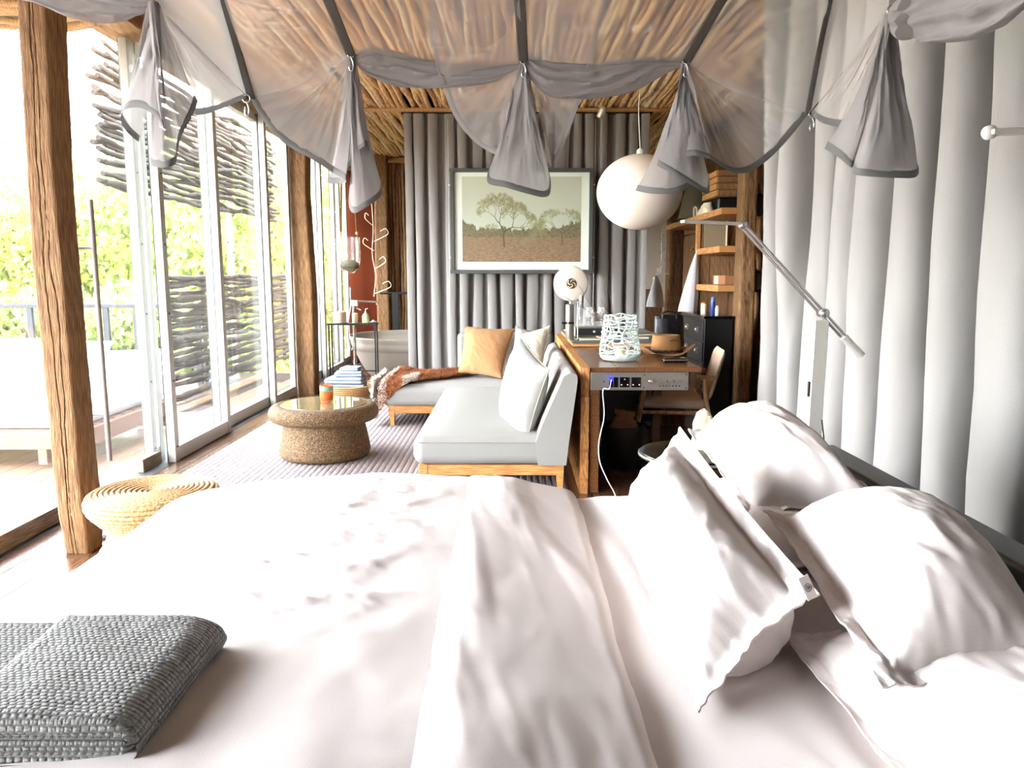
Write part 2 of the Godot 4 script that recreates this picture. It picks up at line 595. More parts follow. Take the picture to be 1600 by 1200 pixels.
func leaf(called: String, x: float, d0: float, d1: float, framed: bool) -> void:
	var o := struct_root(called)
	o.position = Vector3(x, 0, -d0)
	var l := d1 - d0
	var top := 3.14
	if framed:
		var st := box_mesh(Vector3(0.06, top, 0.075), 0.004)
		part("frame", st, M.alu, o, Vector3(0, top / 2, -0.037))
		part("frame", st, M.alu, o, Vector3(0, top / 2, -l + 0.037))
		var seal := box_mesh(Vector3(0.014, top, 0.02), 0.003)
		part("seal", seal, M.alu_dark, o, Vector3(-0.036, top / 2, -0.02))
		part("seal", seal, M.alu_dark, o, Vector3(-0.036, top / 2, -l + 0.02))
		part("frame", box_mesh(Vector3(0.05, 0.11, l - 0.15), 0.004), M.alu, o, Vector3(0, 0.06, -l / 2))
		part("frame", box_mesh(Vector3(0.05, 0.08, l - 0.15), 0.004), M.alu, o, Vector3(0, top - 0.04, -l / 2))
		var sc := lathe_mesh([Vector2(0.0, 0), Vector2(0.009, 0), Vector2(0.007, 0.004), Vector2(0, 0.005)], 8)
		for k in 5:
			part("screw", sc, M.alu_dark, o, Vector3(0.031, 0.12 + k * 0.52, -0.037), Vector3(0, 0, -PI / 2))
	elif called.begins_with("window"):
		part("frame", box_mesh(Vector3(0.05, 0.1, l), 0.006), M.sill_wood, o, Vector3(0, 0.05, -l / 2))
	else:
		for s in [-1.0, 1.0]:
			var hx: float = 0.10 * s
			var h := part("pull_handle", tube_mesh([Vector3(hx, 0.24, -0.16), Vector3(hx, 1.0, -0.16), Vector3(hx, 1.92, -0.16)], 0.016, 10), M.handle_grey, o)
			for y in [0.55, 1.62]:
				part("standoff", tube_mesh([Vector3(0, y, -0.16), Vector3(hx, y, -0.16)], 0.009, 8), M.handle_grey, h)
		part("lock_case", box_mesh(Vector3(0.03, 0.11, 0.07), 0.006), M.alu_dark, o, Vector3(0, 1.62, -0.1))
		part("frame", box_mesh(Vector3(0.05, 0.1, 0.3), 0.006), M.sill_wood, o, Vector3(0, 0.05, -l + 0.15))
	part("pane", box_mesh(Vector3(0.008, top - 0.1, l - (0.14 if framed else 0.0)), 0.001), M.glass, o, Vector3(0, top / 2 + 0.04, -l / 2))

# ---------- outside ----------
func outdoors() -> void:
	var gr := struct("ground", surf(30, 30, func(u, w): return Vector3(-40 + 60 * u, -1.1 + N3(u * 6, w * 6, 0) * 0.5, 10 - 60 * w), 1, 1, false, true), mat("scrub", Color(0.42, 0.42, 0.25), 1.0))
	gr.position.y = 0
	var dk := struct("deck", box_mesh(Vector3(5.6, 0.12, 17.5), 0.01), M.dark_gap, Vector3(-5.78, -0.13, -3.2))
	var dm := [box_mesh(Vector3(0.21, 0.03, 3.4), 0.003), box_mesh(Vector3(0.21, 0.03, 4.1), 0.003)]
	for i in 26:
		var z := 5.2 - rng.randf() * 2.0
		while z > -11.6:
			var k := rng.randi() % 2
			var l: float = [3.4, 4.1][k]
			if z - l < -12.0: break
			part("plank", dm[k], M.deck_wood, dk, Vector3(-3.1 - i * 0.215 + 5.78, 0.085, z - l / 2 + 3.2))
			z -= l + 0.006
	# railing
	var ra := thing("railing", "dark grey metal deck railing behind the outdoor daybeds", "railing", Vector3(-6.6, 0, -10.15))
	part("top_rail", box_mesh(Vector3(5.0, 0.05, 0.06), 0.006), M.rail_metal, ra, Vector3(0, 1.05, 0))
	part("bottom_rail", box_mesh(Vector3(5.0, 0.035, 0.04), 0.006), M.rail_metal, ra, Vector3(0, 0.24, 0))
	for x in [-2.3, -0.95, 0.25, 1.25, 1.65, 2.45]:
		part("post", box_mesh(Vector3(0.075, 1.08, 0.05), 0.006), M.rail_metal, ra, Vector3(x, 0.52, 0))
	# stick screens beside the deck
	var laths := []
	for k in 8:
		laths.append(pole(5.2, 0.027, 0.09, 60 + k * 1.9, 30, 6))
	for s in 2:
		var sc := thing("stick_screen", ["upper screen of dark horizontal sticks hanging under the eaves outside the glass", "lower screen of dark horizontal sticks standing on the deck behind the glass"][s], "screen", Vector3(-3.84, 0, [-7.45, -8.55][s]), 0.0)
		var n: int = [30, 31][s]
		for i in n:
			var y: float = [2.30 + i * 0.043, 0.07 + i * 0.0455][s] + rng.randf_range(-.006, .006)
			part("stick", laths[rng.randi() % 8], M.lath_wood, sc, Vector3(rng.randf_range(-.02, .02), y, rng.randf_range(-.12, .12)), Vector3(0, 0, rng.randf() * TAU))
		if s == 0:
			var bark := mat("bark_pale", Color(0.72, 0.64, 0.52), 0.9)
			for z in [-3.45, -5.1]:
				var tk := part("trunk", tube_mesh([Vector3(-.08, 0.0, z), Vector3(-.1, 1.2, z), Vector3(-.085, 2.3, z), Vector3(-.09, 3.65, z)], PackedFloat32Array([.055, .05, .045, .04]), 10), bark, sc)
				for k in 16:
					var y := 1.2 + k * 0.13 + rng.randf() * 0.05
					var a := rng.randf() * TAU
					part("bark_curl", tube_mesh([Vector3(cos(a) * .04 - .09, y, sin(a) * .04 + z), Vector3(cos(a) * .07 - .09, y + .02, sin(a) * .07 + z), Vector3(cos(a) * .09 - .09, y + .06, sin(a) * .09 + z)], PackedFloat32Array([.012, .008, .002]), 5), M.lath_wood, tk)
		else:
			for z in [-1.2, -4.6]: part("upright", tube_mesh([Vector3(-.07, 0, z), Vector3(-.06, 0.8, z), Vector3(-.07, 1.5, z)], 0.03, 8), M.lath_wood, sc)
	# eaves of sticks over the deck
	var ev := struct("eaves", box_mesh(Vector3(1.1, 0.05, 15), 0.01), M.dark_gap, Vector3(-3.4, 3.3, 1.6))
	for i in 170:
		var zz := 0.05 + i * 0.038
		var st := part("stick", laths[rng.randi() % 8], M.lath_wood if rng.randf() < 0.5 else M.stick_wood, ev, Vector3(0.55, -0.06 - rng.randf() * .09, zz - 7.3), Vector3(rng.randf_range(-.03, .03), PI / 2 + rng.randf_range(-.09, .09), 0))
		st.scale = Vector3(0.9, 0.9, rng.randf_range(0.38, 0.52))
	# trees and bushes
	var lf := MB.new()
	lf.grid([PackedVector3Array([Vector3(-.02, 0, 0), Vector3(0, 0.006, 0), Vector3(.02, 0, 0)]), PackedVector3Array([Vector3(-.045, .004, .06), Vector3(0, -.006, .06), Vector3(.045, .004, .06)]), PackedVector3Array([Vector3(-.004, 0, .13), Vector3(0, 0, .13), Vector3(.004, 0, .13)])])
	var leafm := lf.done()
	var greens := []
	for q in [[Color(0.34, 0.47, 0.13), "a"], [Color(0.46, 0.53, 0.16), "b"], [Color(0.26, 0.38, 0.12), "c"]]:
		var m := mat("leaf_" + q[1], q[0], 0.6)
		m.backlight_enabled = true
		m.backlight = Color(0.75, 0.75, 0.5)
		greens.append(m)
	mat("bark", Color(0.42, 0.35, 0.28), 0.95)
	var spots := [[-11.0, -15.0, 3.6, 2.2, 0], [-8.6, -14.6, 3.3, 2.0, 1], [-6.9, -15.6, 3.5, 1.9, 0], [-5.2, -15.0, 3.5, 1.7, 1], [-6.0, -12.7, 1.1, 1.1, 2], [-7.6, -12.8, 1.0, 1.2, 2], [-9.4, -12.6, 1.4, 1.3, 1], [-4.6, -17.5, 3.9, 1.9, 2], [-5.0, -12.4, 0.6, 0.95, 0], [-12.5, -13.0, 2.6, 1.9, 2]]
	var says := ["tall light green tree at the far left beyond the railing", "yellow green tree beyond the railing, left of the big post", "light green tree beyond the railing, right of the big post", "yellow green tree seen through the glass leaf left of the stick screens", "low dark green bush behind the two railing posts", "low green bush behind the railing, hidden partly by the big post", "yellowish bush behind the railing at the left edge", "dark green tree seen between the upper and lower stick screens", "small light bush behind the railing next to the lower stick screen", "dark green tree at the left border of the view beyond the deck"]
	for q in spots.size():
		var s: Array = spots[q]
		var tr := thing("tree" if s[2] > 2 else "bush", says[q], "tree" if s[2] > 2 else "bush", Vector3(s[0], -1.2, s[1]))
		var tops := []
		for k in 7:
			var a := k * TAU / 7 + rng.randf()
			tops.append(Vector3(cos(a) * s[3] * .6, 1.2 + s[2] * rng.randf_range(.55, 1.0), sin(a) * s[3] * .5))
		var tb := MB.new()
		for p in tops:
			tb.tube(spline([Vector3(rng.randf_range(-.05, .05), 0, 0), Vector3(p.x * .2, p.y * .4, p.z * .2), p], 8), PackedFloat32Array([.09, .08, .07, .055, .04, .03, .02, .01]), 6)
		part("branches", tb.done(), M.bark, tr)
		var cnt := int(2400 * s[3] * s[3])
		var mm := MultiMesh.new()
		mm.transform_format = MultiMesh.TRANSFORM_3D
		mm.mesh = leafm
		mm.instance_count = cnt
		var made := 0
		while made < cnt:
			var w := Vector3(rng.randfn(), rng.randfn(), rng.randfn()).normalized() * pow(rng.randf(), 0.4)
			var p := Vector3(w.x * s[3], 1.2 + s[2] * 0.5 + w.y * s[2] * 0.72, w.z * s[3])
			if N3(p.x * 1.3 + q * 9, p.y * 1.3, p.z * 1.3) < -0.12: continue
			var bs := Basis.from_euler(Vector3(rng.randf() * TAU, rng.randf() * TAU, rng.randf() * TAU)).scaled(Vector3.ONE * rng.randf_range(.7, 1.5))
			mm.set_instance_transform(made, Transform3D(bs, p))
			made += 1
		var f := MultiMeshInstance3D.new()
		f.name = "foliage"
		f.multimesh = mm
		f.material_override = greens[s[4]]
		f.set_meta("kind", "stuff")
		tr.add_child(f)
	daybeds()

# ---------- the bed ----------
func pillow(a: Vector3, b: Vector3, c: Vector3, d: Vector3, thick: float, sd: float, flange := 0.05, pinch := 0.05, up := 0.5, wr := 1.0, n := 56, blunt := false) -> ArrayMesh:
	# a-b-c-d: the corners in order; the first face looks along (b - a) x (d - a)
	var nn := (b - a).cross(d - a).normalized()
	if ((b - a) + (c - d)).length() > 0: nn = ((c - a).cross(d - b)).normalized()
	var lu := ((b - a).length() + (c - d).length()) / 2
	var lv := ((d - a).length() + (c - b).length()) / 2
	var fu := flange / lu
	var fv := flange / lv
	var sides := []
	for s in [1.0, -1.0]:
		var rows := []
		for j in n + 1:
			var v := 0.5 - 0.5 * cos(PI * j / n) if j > 0 and j < n else float(j) / n
			v = lerpf(v, float(j) / n, 0.4)
			var r := PackedVector3Array()
			for i in n + 1:
				var u := lerpf(0.5 - 0.5 * cos(PI * i / n), float(i) / n, 0.4)
				var x := 2 * u - 1
				var y := 2 * v - 1
				var px := 0.5 + 0.5 * x * (1 - pinch * (1 - y * y))
				var py := 0.5 + 0.5 * y * (1 - pinch * (1 - x * x))
				var p := a.lerp(b, px).lerp(d.lerp(c, px), py)
				var cu := clampf(absf(x) / (1 - 2 * fu), 0, 1)
				var cv := clampf(absf(y) / (1 - 2 * fv), 0, 1)
				var t := pow(1 - pow(cu, 7.0 if blunt and x > 0 else 2.6), 0.55 if blunt and x > 0 else 0.62) * pow(1 - pow(cv, 2.6), 0.62)
				var edge := pow(maxf(cu, cv), 3.0) * sqrt(t)
				var along := y * lv if cu > cv else x * lu
				var w := wr * (0.011 * edge * N3(along * 9, sd, s * 2.0 + (1 if cu > cv else 3)) + 0.006 * N3(px * 4, py * 4, sd) * t)
				var rg := 1.0 - absf(N3(px * 2.2 + sd, py * 3.1 + px * 2, 4.0 + s)) * 3.2
				w += wr * 0.006 * t * maxf(0, rg)
				w += (1 - t) * 0.014 * N3(px * 6, py * 6, sd + 9) * s
				var share := up if s > 0 else 1 - up
				r.append(p + nn * s * (thick * share * t + w + 0.002))
			rows.append(r)
		sides.append(rows)
	var m := MB.new()
	m.grid(sides[0], lu, lv)
	m.grid(sides[1], lu, lv, false, true)
	# the rim that joins both faces
	var rim0 := PackedVector3Array()
	var rim1 := PackedVector3Array()
	for k in n: rim0.append(sides[0][0][k]); rim1.append(sides[1][0][k])
	for k in n: rim0.append(sides[0][k][n]); rim1.append(sides[1][k][n])
	for k in n: rim0.append(sides[0][n][n - k]); rim1.append(sides[1][n][n - k])
	for k in n + 1: rim0.append(sides[0][n - k][0]); rim1.append(sides[1][n - k][0])
	m.grid([rim1, rim0], 1, 1, true)
	return m.done()

func rim_of(a: Vector3, b: Vector3, c: Vector3, d: Vector3, pinch: float) -> PackedVector3Array:
	var out := PackedVector3Array()
	for e in 4:
		for k in 12:
			var f := float(k) / 12 * 2 - 1
			var x: float = [f, 1.0, -f, -1.0][e]
			var y: float = [-1.0, f, 1.0, -f][e]
			var px := 0.5 + 0.5 * x * (1 - pinch * (1 - y * y))
			var py := 0.5 + 0.5 * y * (1 - pinch * (1 - x * x))
			out.append(a.lerp(b, px).lerp(d.lerp(c, px), py))
	out.append(out[0])
	return out

func quilt_tex() -> ImageTexture:
	var im := Image.create(256, 256, false, Image.FORMAT_RGB8)
	var r := RandomNumberGenerator.new()
	r.seed = 9
	for y in 256:
		for x in 256:
			var row := y / 16
			var fx := fposmod(x + (row % 2) * 9 + sin(row * 2.1) * 3, 21.33) / 21.33
			var fy := fmod(y, 16.0) / 16.0
			var k := pow(sin(PI * fy), 0.5) * (0.45 + 0.55 * pow(sin(PI * fx), 0.5)) + r.randf() * 0.12
			im.set_pixel(x, y, Color(k, k, k))
	return ImageTexture.create_from_image(im)

func duvet_top(x: float, d: float) -> float:
	var y := 0.757 + 0.045 * exp(-pow((x + 0.45) / 0.42, 2.0)) - 0.03 * smoothstep(-0.1, 0.25, x)
	y += 0.016 * N3(x * 1.3, d * 1.1, 2.0)
	var zone := smoothstep(-0.85, -0.55, x) * smoothstep(1.25, 1.5, d) * (1 - smoothstep(2.3, 2.5, d)) * (1 - smoothstep(-0.32, -0.16, x))
	var a := N3(x * 2.0 + d * 1.2, d * 3.6 - x * 1.6, 5.0)
	var b := N3(x * 5 - d * 2, d * 7 + x * 3, 8.0)
	y += zone * (0.010 * pow(maxf(0, 1 - absf(a) * 2.4), 1.5) + 0.003 * pow(maxf(0, 1 - absf(b) * 2.4), 1.5) - 0.006)
	return y

func bed() -> void:
	var b := thing("bed", "low dark bed dressed in white linen with a dark headboard along its right", "bed", Vector3(0, 0, 0))
	part("base", box_mesh(Vector3(1.9, 0.4, 1.78), 0.02), M.black_paint, b, Vector3(0.03, 0.2, -1.62))
	part("mattress", box_mesh(Vector3(2.0, 0.3, 1.86), 0.07, 4), M.bed_white, b, Vector3(-0.02, 0.545, -1.6))
	part("fitted_sheet", surf(60, 60, func(u, v):
		var x: float = lerpf(-0.1, 0.99, u)
		var d: float = lerpf(0.6, 2.53, v)
		var e := minf(d - 0.6, 2.53 - d)
		return Vector3(x, 0.722 - 0.05 * pow(maxf(0, 1 - e / 0.07), 2.0) + 0.008 * N3(x * 5 + d, d * 0.7, 3.0) + 0.004 * maxf(0, 1 - absf(N3(x * 3.0 + d * 0.7, d * 0.5, 1.0)) * 4), -d), 1, 1), M.bed_white, b)
	part("headboard", box_mesh(Vector3(0.1, 0.86, 2.3), 0.012), M.black_paint, b, Vector3(1.09, 0.43, -1.5))
	# duvet: top, rounded far corner, and the drop towards floor
	var rr := 0.3
	var bend := 0.09
	var rows := []
	for j in 121:
		var t := lerpf(0.45, 3.02, j / 120.0)
		var r := PackedVector3Array()
		for i in 131:
			var s := lerpf(-1.62, 0.2, i / 130.0)
			var ix := maxf(s, -1.10 + rr)
			var id := minf(t, 2.56 - rr)
			var dv := Vector2(s - ix, t - id)
			var dist := dv.length()
			var dir := dv / dist if dist > 0 else Vector2.ZERO
			var lat := dist
			var drop := 0.0
			if dist > rr - bend:
				var ang := (dist - (rr - bend)) / bend
				if ang < PI / 2:
					lat = rr - bend + bend * sin(ang)
					drop = bend * (1 - cos(ang))
				else:
					var ex := dist - (rr - bend) - bend * PI / 2
					lat = rr + 0.02 * sin(s * 11 + t * 13) * minf(1, ex * 4)
					drop = minf(bend + ex, 0.56)
			var x := ix + dir.x * lat
			var d := id + dir.y * lat
			var y := duvet_top(x, d) - drop
			if i > 124: y -= 0.02 * (i - 124) / 6.0
			r.append(Vector3(x, y, -d))
		rows.append(r)
	var dm := MB.new()
	dm.grid(rows, 1, 1)
	var du := thing("duvet", "white crumpled duvet covering the left two thirds of the bed", "duvet")
	part("cover", dm.done(), M.bed_white, du)
	part("turned_back_edge", surf(40, 90, func(u, v):
		var d: float = lerpf(0.5, 2.6, v)
		var wob: float = 0.012 * N3(d * 2.0, 1.0, 1.0)
		var x: float = lerpf(-0.14, 0.225, u) + wob
		var y: float = duvet_top(x, d) + 0.022 * pow(maxf(0, 1 - pow(absf(2 * u - 1), 4.0)), 0.5) + 0.006 * maxf(0, 1 - absf(N3(x * 3.0 + d * 0.3, d * 0.5, 6.0)) * 3)
		if u > 0.9: y -= 0.03 * pow((u - 0.9) / 0.1, 2.0)
		y -= 0.12 * pow(smoothstep(2.42, 2.6, d), 2.0)
		return Vector3(x, y, -d), 1, 1), M.bed_white, du)
	# pillows: front-left-lower corner first
	var pl := [
		["plump white pillow leaning diagonally in front, its open end towards the camera", Ph(956, 806, 0.75), Ph(1090, 1112, 0.74), P(1278, 925, 1.29), P(1064, 668, 2.22), 0.25, 0.045, 0.42],
		["white pillow at the far end of the headboard, behind the diagonal pillow", Ph(1168, 806, 0.80), P(1400, 788, 1.88), P(1215, 663, 2.72), P(1075, 672, 2.62), 0.22, 0.03, 0.75],
		["white pillow lying nearest the camera on top of another against the headboard", P(1378, 1072, 1.06), P(1725, 1090, 1.1), P(1500, 822, 1.66), P(1192, 798, 1.86), 0.22, 0.035, 0.72],
		["white pillow lowest at the near right, beneath the topmost near pillow", Vector3(0.53, 0.755, -0.52), Vector3(0.98, 0.78, -0.5), Vector3(0.98, 0.78, -1.44), Vector3(0.53, 0.755, -1.42), 0.17, 0.03, 0.6],
		["white pillow lying flat under the far pillow by the headboard", Vector3(0.56, 0.745, -1.76), Vector3(0.98, 0.755, -1.76), Vector3(0.98, 0.755, -2.56), Vector3(0.56, 0.745, -2.54), 0.13, 0.03, 0.6]]
	for k in 5:
		var q: Array = pl[k]
		var o := thing("pillow", q[0], "pillow", Vector3.ZERO, 0.0, "white pillows on the bed")
		var flip: bool = ((q[3] - q[1]) as Vector3).cross(q[4] - q[2]).y < 0
		if flip: part("case", pillow(q[4], q[3], q[2], q[1], q[5], k * 3.3 + 1, q[6], 0.05, q[7]), M.bed_white, o)
		else: part("case", pillow(q[1], q[2], q[3], q[4], q[5], k * 3.3 + 1, q[6], 0.05, q[7], 1.0, 56, k == 0), M.bed_white, o)
		if k == 0:
			var at: Vector3 = P(1262, 918, 1.275)
			var tg := part("label_tag", box_mesh(Vector3(0.021, 0.042, 0.002), 0.001), M.bed_white, o, at, Vector3(-0.3, 0.2, 0.35))
			var rg := TorusMesh.new()
			rg.inner_radius = 0.0060
			rg.outer_radius = 0.0076
			rg.rings = 16
			rg.ring_segments = 5
			part("emblem_ring", rg, mat("tag_ink", Color(0.45, 0.42, 0.48), 0.8), tg, Vector3(0, 0, 0.001), Vector3(PI / 2, 0, 0))
			part("emblem", lathe_mesh([Vector2(0.004, 0), Vector2(0.003, 0.001), Vector2(0, 0.001)], 10), M.tag_ink, tg, Vector3(0, 0, 0.001), Vector3(PI / 2, 0, 0))
	# folded grey throw at the foot
	var qm := mat("quilt_grey", Color(0.60, 0.60, 0.59), 0.95)
	qm.albedo_texture = M.mottle
	qm.heightmap_enabled = true
	qm.heightmap_texture = quilt_tex()
	qm.heightmap_scale = 0.7
	tri(qm, Vector3(7.5, 7.5, 7.5))
	var th := thing("folded_blanket", "grey waffle quilted blanket folded at the foot of the bed", "blanket")
	var lay := []
	for j in 61:
		var f := j / 60.0
		var d: float = lerpf(0.955, 1.285, f)
		var sh := pow(maxf(0.0, 1 - pow(absf(2 * f - 1), 22.0)), 0.5)
		var ring := PackedVector3Array()
		for i in 90:
			# over the top from left to right, round the fold, and back underneath
			var g := i / 89.0
			var x: float
			var y: float
			if g < 0.6:
				x = lerpf(-1.25, -0.56, g / 0.6)
				y = 0.840 + 0.024 * smoothstep(-0.80, -0.775, x) - 0.035 * smoothstep(-0.95, -1.25, x)
			elif g < 0.85:
				var a: float = (g - 0.6) / 0.25 * PI
				x = -0.56 + 0.055 * sin(a)
				y = 0.822 + 0.042 * cos(a)
			else:
				x = lerpf(-0.56, -1.25, (g - 0.85) / 0.15)
				y = 0.78
			y += (0.007 * N3(x * 5, d * 5, 1.0) + 0.008 * N3(x * 1.5, d * 2.5, 3.0)) * (1.0 if g < 0.8 else 0.2)
			y = lerpf(0.81, y, 0.55 + 0.45 * sh)
			ring.append(Vector3(x, y, -d + 0.006 * N3(x * 6, y * 9, 2.0)))
		lay.append(ring)
	var bm := MB.new()
	bm.grid(lay, 1, 1, false, false)
	part("outer_fold", bm.done(), qm, th)
	for q in [[-1.25, -0.535, 0.843, 0.013], [-1.25, -0.518, 0.819, 0.013], [-1.25, -0.520, 0.795, 0.015]]:
		var fm := MB.new()
		fm.box(Vector3(q[1] - q[0], q[3] * 2, 0.31), q[3] * 0.95, Transform3D(Basis(), Vector3((q[0] + q[1]) / 2, q[2] - 0.004, -1.118)), 4)
		part("inner_fold", fm.done(), qm, th)

# ---------- the mosquito net ----------
func pts3(flat: Array) -> Array:
	var out := []
	for q in flat: out.append(P(q[0], q[1], q[2]))
	return out

func ruled(a: Array, b: Array, nu: int, nv: int, fold := 0.0, sd := 0.0, sag := 0.0) -> ArrayMesh:   # a sheet between two curves of the same direction
	var pa := spline(a, nu + 1)
	var pb := spline(b, nu + 1)
	return surf(nu, nv, func(u, v):
		var k := int(round(u * nu))
		var p: Vector3 = pa[k].lerp(pb[k], v)
		var w := sin(v * PI)
		p.z += fold * w * N3(u * 9, v * 0.8, sd) * minf(1.0, v * 5)
		p.y -= sag * w
		return p)

func gathered(tie: Vector3, hem: Array, rows: int, sd: float) -> ArrayMesh:   # cloth fanning out from a tied point to a folded hem
	var n := hem.size() * 9
	var ph := spline(hem, n + 1)
	return surf(n, rows, func(u, v):
		var k := int(round(u * n))
		var h: Vector3 = ph[k]
		var a: float = u * TAU * 3.0
		var start: Vector3 = tie + Vector3(0.014 * cos(a), 0, 0.014 * sin(a))
		var p: Vector3 = start.lerp(h, v)
		var w := sin(v * PI) 
		p += Vector3(0.012 * N3(u * 14, v * 1.2, sd), 0, 0.03 * N3(u * 10, v * 1.1, sd + 4)) * w
		p.x += (tie.x - p.x) * 0.12 * w
		return p)

func hem_strip(hem: Array, tie: Vector3, w: float) -> ArrayMesh:
	var n := hem.size() * 9
	var ph := spline(hem, n + 1)
	return surf(n, 3, func(u, v):
		var p: Vector3 = ph[int(round(u * n))]
		var up: Vector3 = (tie - p).normalized()
		return p + up * (w * v) + Vector3(0, 0, 0.003 * sin(v * PI)))

func swag(upper: Array, lower: Array, sd: float) -> ArrayMesh:   # a gathered roll of cloth hung between two ties
	var n := 60
	var pu := spline(upper, n + 1)
	var pl := spline(lower, n + 1)
	return surf(n, 44, func(u, v):
		var k := int(round(u * n))
		var a: float = v * TAU
		var f := 0.5 - 0.5 * cos(a)
		var p: Vector3 = pu[k].lerp(pl[k], f)
		var wide: float = pu[k].distance_to(pl[k])
		var s1: float = f * 3.2 + N3(u * 1.3, f * 0.8, sd) * 1.3
		var pleat: float = 1.0 - 2.0 * pow(absf(sin(s1 * PI)), 0.45) + 0.25 * N3(u * 3.0, f * 5.0, sd)
		var nn := (pu[mini(k + 1, n)] - pu[maxi(k - 1, 0)]).cross(pl[k] - pu[k]).normalized()
		if nn.z < 0: nn = -nn
		p += nn * (sin(a) * wide * 0.26 + wide * 0.15 * pleat * sqrt(sin(u * PI) + 0.001) * (0.3 + sin(v * PI)))
		return p, 1, 1, true, true)

